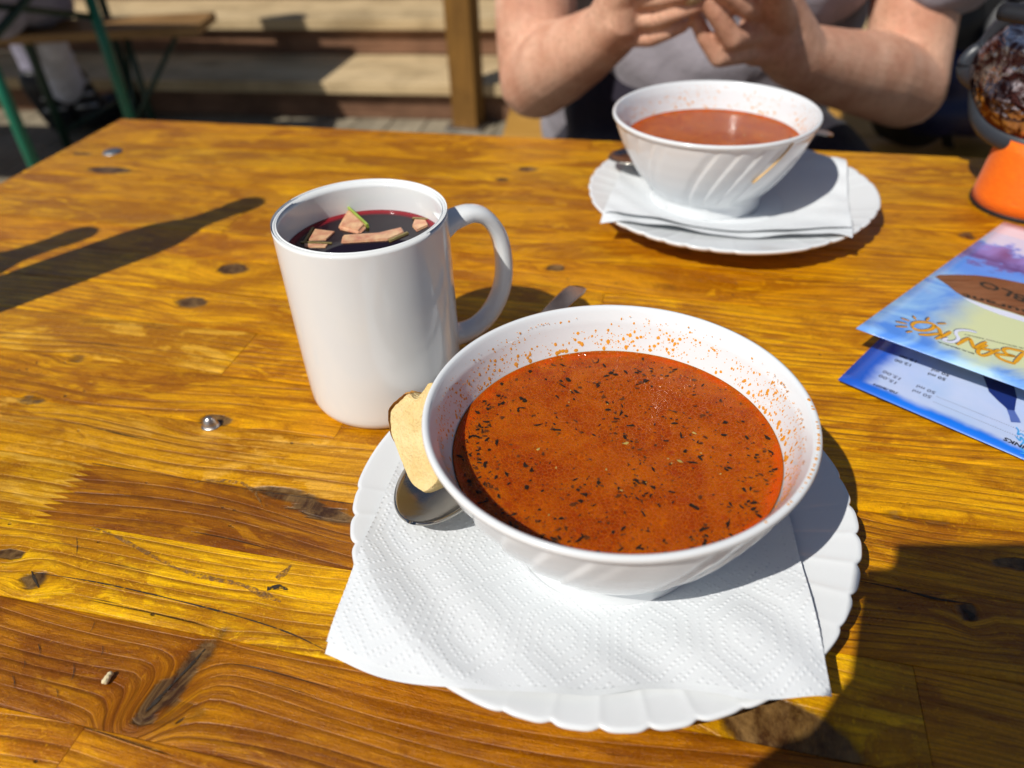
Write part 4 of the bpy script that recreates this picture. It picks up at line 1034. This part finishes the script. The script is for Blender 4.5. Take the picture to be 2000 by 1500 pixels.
def apple(label, pts, h, zb, peel_edge, tilt=0.):
    P = [U(*p, WZ) for p in pts]; c = np.mean(P, 0); P = [c + (q_ - c) * 1.05 for q_ in P]
    rt = empty('apple_piece', (c[0], c[1], WZ + zb)); tag(rt, label, 'apple', 'apple pieces floating in the mulled wine')
    bm = bmesh.new(); n = len(P)
    lo_ = [bm.verts.new((p[0] - c[0], p[1] - c[1], -h)) for p in P]; hi = [bm.verts.new((.90 * (p[0] - c[0]), .90 * (p[1] - c[1]), h * .22 + tilt * (p[1] - c[1]))) for p in P]
    bm.faces.new(lo_[::-1]); bm.faces.new(hi)
    for i in range(n): bm.faces.new((lo_[i], lo_[(i + 1) % n], hi[(i + 1) % n], hi[i]))
    bmesh.ops.recalc_face_normals(bm, faces=bm.faces)
    bmesh.ops.bevel(bm, geom=bm.edges[:], offset=.0013, segments=3, affect='EDGES')
    me = bpy.data.meshes.new('flesh'); bm.to_mesh(me); bm.free(); me.materials.append(M['apple']); link(bpy.data.objects.new('flesh', me), rt)
    # peel: a thin slab on one side
    i, j = peel_edge; a = P[i] - c; b_ = P[j] - c; up = np.array([0, 0, 1]); d = (b_ - a); nrm = np.cross(d, up); nrm /= np.linalg.norm(nrm)
    if np.dot(nrm, (a + b_) / 2) < 0: nrm = -nrm
    z0, z1 = -h, h * .24
    q = lambda p, z, o: (p[0] + nrm[0] * o, p[1] + nrm[1] * o, z + (tilt * p[1] if z > 0 else 0))
    ks = [q(a, z0, 0), q(b_, z0, 0), q(b_ * .96, z1, -.0006), q(a * .96, z1, -.0006), q(a, z0, .0009), q(b_, z0, .0009), q(b_ * .96, z1, .0006), q(a * .96, z1, .0006)]
    mk('peel', ks, [(4, 5, 6, 7), (0, 3, 2, 1), (3, 7, 6, 2), (0, 1, 5, 4), (1, 2, 6, 5), (0, 4, 7, 3)], M['peel'] if 'bright' in label else M['peel2'], rt, smooth=False)
apple('upright apple chunk with bright green peel at the back of the mug', [(660, 448), (702, 458), (718, 445), (682, 418)], .0030, .0018, (2, 3), .12)
apple('apple chunk floating at the left side of the mug', [(596, 473), (640, 472), (662, 452), (612, 446)], .0024, .0002, (3, 0))
apple('small apple chunk against the front left wall of the mug', [(590, 486), (640, 487), (648, 476), (588, 474)], .0024, .0000, (2, 3))
apple('long narrow apple slice across the middle of the mug', [(660, 478), (760, 472), (796, 456), (790, 443), (740, 455), (664, 460)], .0024, .0004, (1, 2))
apple('apple chunk floating at the right side of the mug', [(800, 443), (812, 456), (842, 442), (836, 430), (806, 428)], .0024, .0004, (3, 4))

# ================================================================== MENU LEAFLET
def flat(name, pts, P0, N, mat, parent, lift=.0002):
    V = [onplane(x, y, P0, N) + N * lift for x, y in pts]
    return mk(name, V, [tuple(range(len(V)))], mat, parent, smooth=False)
def strokes(name, lines, w, P0, N, mat, parent, lift, zs=1., ox=0, oy=0, shift_=(0, 0)):
    V, Fc = [], []
    for ln in lines:
        P = smooth_path([onplane(ox + (x + shift_[0]) / zs, oy + (y + shift_[1]) / zs, P0, N) + N * lift for x, y in ln], 5)
        T = np.gradient(P, axis=0); T /= np.linalg.norm(T, axis=1)[:, None] + 1e-9; Sd = np.cross(N, T); k = len(V); n = len(P)
        tp = np.minimum(1, .55 + np.minimum(np.arange(n), np.arange(n)[::-1]) * .2)
        for i in range(n): V += [P[i] + Sd[i] * w / 2 * tp[i], P[i] - Sd[i] * w / 2 * tp[i]]
        Fc += [(k + 2 * i, k + 2 * i + 1, k + 2 * i + 3, k + 2 * i + 2) for i in range(n - 1)]
    return mk(name, V, Fc, mat, parent, smooth=False)
def ptext(txt, s, e, h, P0, N, mat, parent, lift=.00025, bold=0.):
    """text whose reading direction runs from photo point s to e; letters stand away from the camera's up side"""
    a = onplane(*s, P0, N); b_ = onplane(*e, P0, N); L = np.linalg.norm(b_ - a); X = (b_ - a) / L; Y = np.cross(N, X)
    cu = bpy.data.curves.new('t', 'FONT'); cu.body = txt; cu.size = 1.; cu.offset = bold; cu.resolution_u = 2
    o = bpy.data.objects.new('t', cu); COL.objects.link(o); bpy.context.view_layer.update()
    me = bpy.data.meshes.new_from_object(o.evaluated_get(bpy.context.evaluated_depsgraph_get()))
    COL.objects.unlink(o); bpy.data.objects.remove(o)
    n = len(me.vertices); cv = np.empty(n * 3, np.float32); me.vertices.foreach_get('co', cv); cv = cv.reshape(-1, 3)
    W_ = cv[:, 0].max() - cv[:, 0].min(); cv[:, 0] = (cv[:, 0] - cv[:, 0].min()) / W_ * L; cv[:, 1] *= h / .72
    out = a + cv[:, :1] * X + cv[:, 1:2] * Y + N * lift
    me.vertices.foreach_set('co', out.astype(np.float32).reshape(-1)); me.update(); me.materials.clear(); me.materials.append(mat); me.name = 'lettering'
    return link(bpy.data.objects.new('lettering', me), parent)
menu = empty('menu_leaflet', (0, 0, 0)); tag(menu, 'blue and yellow folded menu leaflet reading BANSKO upside down at the right edge', 'menu')
# planes: the cover lifts towards its free corner
p1 = U(1672, 641, .0205); p2_ = U(1962, 433, .0120); p3 = U(2000, 760, .0150)
Nc = np.cross(p3 - p1, p2_ - p1); Nc /= np.linalg.norm(Nc); Nc = Nc if Nc[2] > 0 else -Nc
q1 = U(1637, 741, .0030); q3 = U(2000, 897, .0016); q2 = U(1725, 655, .0016)
Nq = np.cross(q3 - q1, q2 - q1); Nq /= np.linalg.norm(Nq); Nq = Nq if Nq[2] > 0 else -Nq
ec = (p3 - p1) / np.linalg.norm(p3 - p1); eq = (q3 - q1) / np.linalg.norm(q3 - q1)
sd_c = (p2_ - p1); W_c = .205
def page(name, P, ex, sd, W, N, mat):
    nu, nv = 24, 24; u = np.linspace(0, 1, nu)[:, None, None]; v = np.linspace(0, 1, nv)[None, :, None]
    G_ = P + u * W * ex + v * sd
    o = gridmesh(name, G_, mat, menu); me = o.data; uv = me.uv_layers.new(name='UV')
    li = np.empty(len(me.loops), np.int32); me.loops.foreach_get('vertex_index', li)
    uu = np.stack([np.broadcast_to(u[..., 0], (nu, nv)).reshape(-1)[li] * W, np.broadcast_to(v[..., 0], (nu, nv)).reshape(-1)[li] * np.linalg.norm(sd)], -1)
    uv.data.foreach_set('uv', uu.reshape(-1).astype(np.float32))
    sm = o.modifiers.new('t', 'SOLIDIFY'); sm.thickness = .0005; sm.offset = -1 if N[2] * 1 > 0 else 1
    sm.use_rim = True
    return o
def print_cover():
    b = NB('glossy_cover_print'); uvn = b.n('UVMap', uv_map='UV').outputs[0]
    sx = b.n('SeparateXYZ'); b.set(sx.inputs[0], uvn); u, v, _ = sx.outputs
    nz = b.noise(uvn, 28, 4, .55, .8); nz2 = b.noise(uvn, 12, 3); nz3 = b.noise(uvn, 90, 5, .6)
    # distances in metres: u along the front edge, v towards the far corner
    d = b.math('ADD', b.math('ADD', u, b.math('MULTIPLY', v, -.05)), b.mapr(nz2, .3, .7, -.012, .012))
    c = b.mix(b.mapr(nz, .38, .62), (.10, .28, .80), (.40, .66, .92))
    ye = b.math('MULTIPLY', b.mapr(d, .014, .040, 0, 1, True), b.mapr(v, .105, .135, 1, 0, True))
    ye = b.math('MULTIPLY', ye, b.mapr(b.math('ADD', v, b.mapr(nz, .3, .7, -.008, .008)), .004, .022, 0, 1, True))
    c = b.mix(ye, c, (.70, .74, .42))
    pink = b.mapr(b.noise(uvn, 20, 2, .5), .60, .72, 0, .5, True)
    c = b.mix(pink, c, (.78, .66, .62))
    # trees / hill band and pale sky towards the far corner
    hl = b.math('ADD', v, b.mapr(nz3, .3, .7, -.012, .012))
    hill = b.math('MULTIPLY', b.mapr(hl, .128, .138, 0, 1, True), b.mapr(hl, .158, .172, 1, 0, True))
    c = b.mix(b.mapr(v, .095, .12, 0, .9, True), c, (.10, .30, .86))
    c = b.mix(hill, c, b.mix(b.mapr(nz, .4, .6), (.10, .07, .26), (.24, .22, .62)))
    c = b.mix(b.mapr(hl, .166, .174, 0, 1, True), c, (.62, .66, .84))
    c = b.mix(b.mapr(v, .1895, .1900, 0, 1), c, (.80, .68, .76))
    b.P(col=c, rough=.25, coat=.3, coatr=.1); return b.m
def print_inner():
    b = NB('glossy_page_print'); uvn = b.n('UVMap', uv_map='UV').outputs[0]
    sx = b.n('SeparateXYZ'); b.set(sx.inputs[0], uvn); u, v, _ = sx.outputs
    nz = b.mapr(b.noise(uvn, 40, 3), .3, .7, -.003, .003)
    e = b.math('MINIMUM', b.math('ADD', u, nz), b.math('MULTIPLY_ADD', v, 1.6, nz))
    f = b.mapr(e, .008, .0185, 0, 1, True)
    c = b.mix(b.mapr(b.noise(uvn, 26, 4), .4, .7), (.56, .64, .86), (.44, .58, .84))
    c = b.mix(f, b.mix(b.mapr(u, 0, .03), (.02, .09, .52), (.01, .16, .72)), c)
    b.P(col=c, rough=.25, coat=.3, coatr=.1); return b.m
coverP = page('cover', p1, ec, sd_c, W_c, Nc, print_cover())
sdq = (q2 - q1) / np.linalg.norm(q2 - q1) * np.linalg.norm(sd_c) * .97
innerP = page('inner_page', q1, eq, sdq, W_c + .01, Nq, print_inner())
M['ink'] = mat_simple('black_ink', (.02, .02, .035), .4, .05); M['gold'] = mat_simple('orange_ink', (.78, .36, .015), .3, .1, 300); M['navy'] = mat_simple('navy_ink', (.03, .07, .14), .4, .1)
M['wht'] = mat_simple('white_ink', (.74, .76, .9), .3, .05); M['grey'] = mat_simple('grey_ink', (.12, .13, .2), .4, .1); M['sky'] = mat_simple('light_blue_ink', (.06, .38, .8), .3, .3, 400)
M['sign'] = wood_plain('printed_wood_sign', (.20, .075, .03), (.42, .20, .10), scale=6., rough=.3, axis=0)
M['lil'] = mat_simple('lilac_ink', (.10, .16, .45), .3, .1); M['dkb'] = mat_simple('dark_blue_ink', (.012, .03, .17), .3, .1)
Z = (7.6923, 1740, 590)
LET = [[(310, 370), (345, 322), (430, 305), (560, 316), (648, 350), (640, 388), (590, 420), (480, 437), (380, 420), (315, 378)],
       [(900, 450), (820, 500), (670, 562)], [(652, 358), (720, 410), (745, 470), (755, 520)], [(420, 495), (560, 500), (700, 485), (750, 505)],
       [(1435, 602), (1340, 650), (1250, 708)], [(1250, 708), (1215, 620), (1190, 552)], [(1195, 548), (1120, 570), (990, 648)],
       [(1450, 652), (1350, 690), (1305, 760), (1360, 808), (1450, 795), (1560, 745), (1640, 722)], [(1330, 705), (1440, 720), (1560, 742)],
       [(2010, 752), (1900, 730), (1760, 702), (1690, 725), (1750, 790), (1880, 825)], [(1990, 770), (1920, 850), (1850, 925)], [(1880, 825), (1700, 800), (1590, 795), (1640, 855), (1760, 905), (1870, 935)]]
RAYS = [[(155, 250), (280, 290)], [(75, 302), (245, 335)], [(75, 375), (250, 380)], [(230, 462), (322, 446)], [(335, 215), (375, 270)], [(578, 240), (530, 288)], [(700, 332), (832, 328)]]
SS = [[(1290, 470), (1180, 440), (1060, 430), (985, 445), (975, 490), (1008, 545), (985, 588), (890, 612), (790, 585), (850, 548)]]
kw = dict(P0=p1, N=Nc, parent=coverP, zs=Z[0], ox=Z[1], oy=Z[2])
strokes('logo_shadow', LET + RAYS, .0021, mat=M['navy'], lift=.00020, shift_=(-12, -12), **kw)
strokes('logo_letters', LET, .0021, mat=M['gold'], lift=.00032, **kw); strokes('sun_rays', RAYS, .0012, mat=M['gold'], lift=.00032, **kw)
strokes('logo_shadow', SS, .0020, mat=M['navy'], lift=.00036, shift_=(-8, -12), **kw); strokes('logo_letters', SS, .0020, mat=M['wht'], lift=.00044, **kw)
z2 = lambda x, y: (Z[1] + x / Z[0], Z[2] + y / Z[0])
ptext('BULGARIA', z2(1250, 775), z2(695, 590), .0010, p1, Nc, M['ink'], coverP, .0003, .03)
ptext('YOUR MOUNTAIN RESORT', z2(2160, 735), z2(1095, 480), .0009, p1, Nc, M['ink'], coverP, .0003, .02)
z1 = lambda x, y: (1800 + x / 7.5, 420 + y / 7.5)
sg = flat('printed_sign', [z1(*q) for q in [(195, 905), (260, 880), (500, 876), (800, 885), (1050, 915), (1200, 945), (1500, 1005), (1900, 1090), (1900, 1560), (1500, 1485), (1300, 1420), (1000, 1330), (760, 1250), (620, 1200), (500, 1130), (380, 1030)]], p1, Nc, M['sign'], coverP, .0002)
flat('printed_sign_shade', [z1(*q) for q in [(600, 1205), (760, 1262), (1000, 1342), (1300, 1432), (1500, 1497), (1900, 1572), (1900, 1680), (1500, 1570), (1150, 1465), (900, 1370), (700, 1270)]], p1, Nc, M['wht'], coverP, .00015)
ptext('BLO', z1(1560, 1215), z1(880, 960), .0085, p1, Nc, M['inkbrown'], coverP, .0003, .02)
ptext('staurant', z1(1900, 1500), z1(600, 1150), .0048, p1, Nc, M['inkbrown'], coverP, .0003, .02)
z3 = lambda x, y: (1680 + x / 10, 670 + y / 10)
z4 = lambda x, y: (1820 + x / 6.75, 700 + y / 6.75)
ptext('15.00', z3(800, 690), z3(470, 535), .0029, q1, Nq, M['grey'], innerP, bold=.015)
ptext('15.00', z3(720, 770), z3(390, 615), .0029, q1, Nq, M['grey'], innerP, bold=.015)
ptext('ЛВ./BGN', z3(745, 970), z3(270, 795), .0019, q1, Nq, M['ink'], innerP, bold=.02)
ptext('50 ml', z3(1480, 960), z3(1120, 820), .0029, q1, Nq, M['grey'], innerP, bold=.015)
ptext('50 ml', z3(1400, 1045), z3(1040, 905), .0029, q1, Nq, M['grey'], innerP, bold=.015)
ptext('12.00', z3(1110, 350), z3(780, 230), .0029, q1, Nq, M['ink'], innerP, bold=.015)
ptext('12.00', z3(1000, 420), z3(690, 310), .0029, q1, Nq, M['ink'], innerP, bold=.015)
ptext('50 ml', z3(1750, 620), z3(1410, 500), .0029, q1, Nq, M['ink'], innerP, bold=.015)
ptext('50 ml', z3(1680, 700), z3(1340, 580), .0029, q1, Nq, M['ink'], innerP, bold=.015)
ptext('.' * 48, z4(1500, 1080), z4(60, 500), .0045, q1, Nq, M['grey'], innerP, bold=-.01)
ptext('.' * 48, z4(1500, 1180), z4(20, 570), .0045, q1, Nq, M['grey'], innerP, bold=-.01)
ptext('DRINKS', z4(1400, 1240), z4(960, 1045), .0030, q1, Nq, M['ink'], innerP, .0004, .03)
flat('printed_glass', [z4(*q) for q in [(640, 150), (700, 300), (750, 440), (870, 560), (960, 640), (1000, 680), (1090, 690), (1110, 560), (1122, 520), (1085, 380), (1030, 320), (1000, 250)]], q1, Nq, M['dkb'], innerP)
flat('printed_glass_foot', [z4(*q) for q in [(985, 672), (1020, 760), (1040, 842), (1172, 852), (1150, 800), (1100, 712), (1092, 692)]], q1, Nq, M['lil'], innerP)
strokes('printed_cocktail', [[(1110, 910), (1140, 960), (1130, 1010), (1180, 1000), (1230, 1050)], [(1100, 1030), (1160, 1090), (1170, 1040), (1210, 1100), (1160, 1150)], [(1150, 1160), (1190, 1210), (1220, 1250)], [(1160, 1250), (1220, 1262), (1280, 1262)], [(1230, 1180), (1250, 1230), (1275, 1260)]], .0009, q1, Nq, M['sky'], innerP, .0003, 6.75, 1820, 700)

# ================================================================== SKI GOGGLES
GC = np.array([.441, .590])
STC = np.array([.435, .555]) - GC
gog = empty('ski_goggles', (GC[0], GC[1], 0)); tag(gog, 'mirrored ski goggles with dark frame resting on their bright orange strap', 'goggles')
def band(name, r0, r1, z0, z1, a0, a1, mat, parent, n=48, th=.003, zc=None):
    a = np.linspace(a0, a1, n); h = np.linspace(0, 1, 7)
    R_ = r0 + (r1 - r0) * h
    ex, ey = R_[None] * np.cos(a)[:, None], (R_[None] - .020) * np.sin(a)[:, None]
    P = np.stack([STC[0] + ex * math.cos(.2) - ey * math.sin(.2), STC[1] + ex * math.sin(.2) + ey * math.cos(.2), np.broadcast_to((z0 + (z1 - z0) * h)[None], (n, 7))], -1)
    o = gridmesh(name, P, mat, parent); o.modifiers.new('t', 'SOLIDIFY').thickness = th; return o
b = NB('orange_elastic'); o_ = b.obj()
mp = b.n('Mapping'); b.set(mp.inputs[0], o_); mp.inputs['Scale'].default_value = (200, 200, 1500)
b.P(col=b.mix(b.mapr(b.noise(mp.outputs[0], 1., 3), .3, .7), (.90, .13, .0), (1.0, .20, .0)), rough=.55, sheen=.1); b.bump(b.noise(mp.outputs[0], 1., 3), .0003); M['orange'] = b.m
strap = band('strap', .070, .064, .002, .053, -PI * 1.25, .5, M['orange'], gog, 90, .004)
band('strap_edge', .0708, .0706, .0003, .0030, -PI * 1.25, .5, M['black'], gog, 90, .005)
# emblem on the strap
for k in range(4):
    pts = []
    for (da, dz) in ((-.05, -.008), (.02, -.008), (.05, .008), (-.02, .008)):
        aa = -2.05 + k * .17 + da; zz = .030 + dz; r_ = .070 - .006 * (zz / .053) + .0008; ex, ey = r_ * math.cos(aa), (r_ - .020) * math.sin(aa)
        pts.append((STC[0] + ex * math.cos(.2) - ey * math.sin(.2), STC[1] + ex * math.sin(.2) + ey * math.cos(.2), zz))
    mk('emblem_stroke', pts, [(0, 1, 2, 3)], M['black'], strap, smooth=False)
# lens: a curved shield, open towards the camera's left front
def gz_outline(s):      # half heights of the shield along its arc, s in [-1, 1]
    return .046 * (1 - abs(s) ** 6) ** .5
ZG = .094
na, nh = 70, 24
A0, A1 = -PI * 1.02, -.25
def shield(name, r, grow, mat, parent, bulge=.012, off=0., th=None):
    s = np.linspace(-.985, .985, na); a = (A0 + A1) / 2 + s * (A1 - A0) / 2; h = np.linspace(-1, 1, nh)
    hh = np.array([gz_outline(q) for q in s]) + grow
    zz = ZG + off + h[None] * hh[:, None]; rr = r - bulge * h[None] ** 2 * np.ones((na, 1))
    P = np.stack([rr * np.cos(a)[:, None] * 1.0, rr * np.sin(a)[:, None], zz], -1)
    o = gridmesh(name, P, mat, parent)
    if th: o.modifiers.new('t', 'SOLIDIFY').thickness = th
    return o, P
b = NB('mirrored_lens'); o_ = b.obj()
b.P(col=b.mix(b.mapr(b.noise(o_, 45, 4, .6, 2.), .45, .58), (.10, .035, .03), (.60, .50, .50)), metal=.95, rough=.05); b.bump(b.noise(o_, 55, 3), .0040, .8); M['lens'] = b.m  # dark and pale patches in the colour imitate mirrored surroundings
lens, LP = shield('lens', .090, -.001, M['lens'], gog)
loop = np.concatenate([LP[:, 0], LP[-1, 1:-1], LP[::-1, -1], LP[0, 1:-1][::-1]])
lp = smooth_path(np.vstack([loop[::3], loop[:1]]), 3)
frame_m = mat_simple('dark_grey_frame', (.03, .034, .042), .38, .15, 60)
tube('frame', lp, .0052, frame_m, gog, 12, ry=.0075)
sh2, _ = shield('face_foam', .078, .002, mat_simple('brown_face_foam', (.10, .045, .035), .8, .2, 60), gog, .002, -.004, .010)
tube('visor_top', smooth_path([(.098 * math.cos(a), .098 * math.sin(a), ZG + .047 + .004 * math.sin((a + 2.2) * 2)) for a in np.linspace(-2.85, -.5, 9)], 5), .0085, M['black'], gog, 12, ry=.006)

# ================================================================== BOTTLES outside the frame on the left, whose shadows fall across the table
bm_ = mat_simple('brown_bottle_glass', (.05, .02, .008), .1, .2, 20)
def bottle(label, x, y):
    rt = empty('bottle', (x, y, 0)); tag(rt, label, 'bottle', 'tall bottles at the left end of the table')
    lathe('glass', [(0, .001), (.024, .001), (.0285, .004), (.029, .02), (.029, .185), (.0275, .203), (.021, .222), (.0150, .236), (.0130, .25), (.0125, .285), (.0138, .288)], bm_, rt, 40)
    lathe('cap', [(.0142, .284), (.0145, .290), (.0138, .299), (.009, .302), (0, .302)], M['bolt'], rt, 24)
bottle('tall brown bottle standing nearest the left edge of the picture', -.4060, .4350)
bottle('tall brown bottle standing near the left end corner of the table', -.5300, .3900)
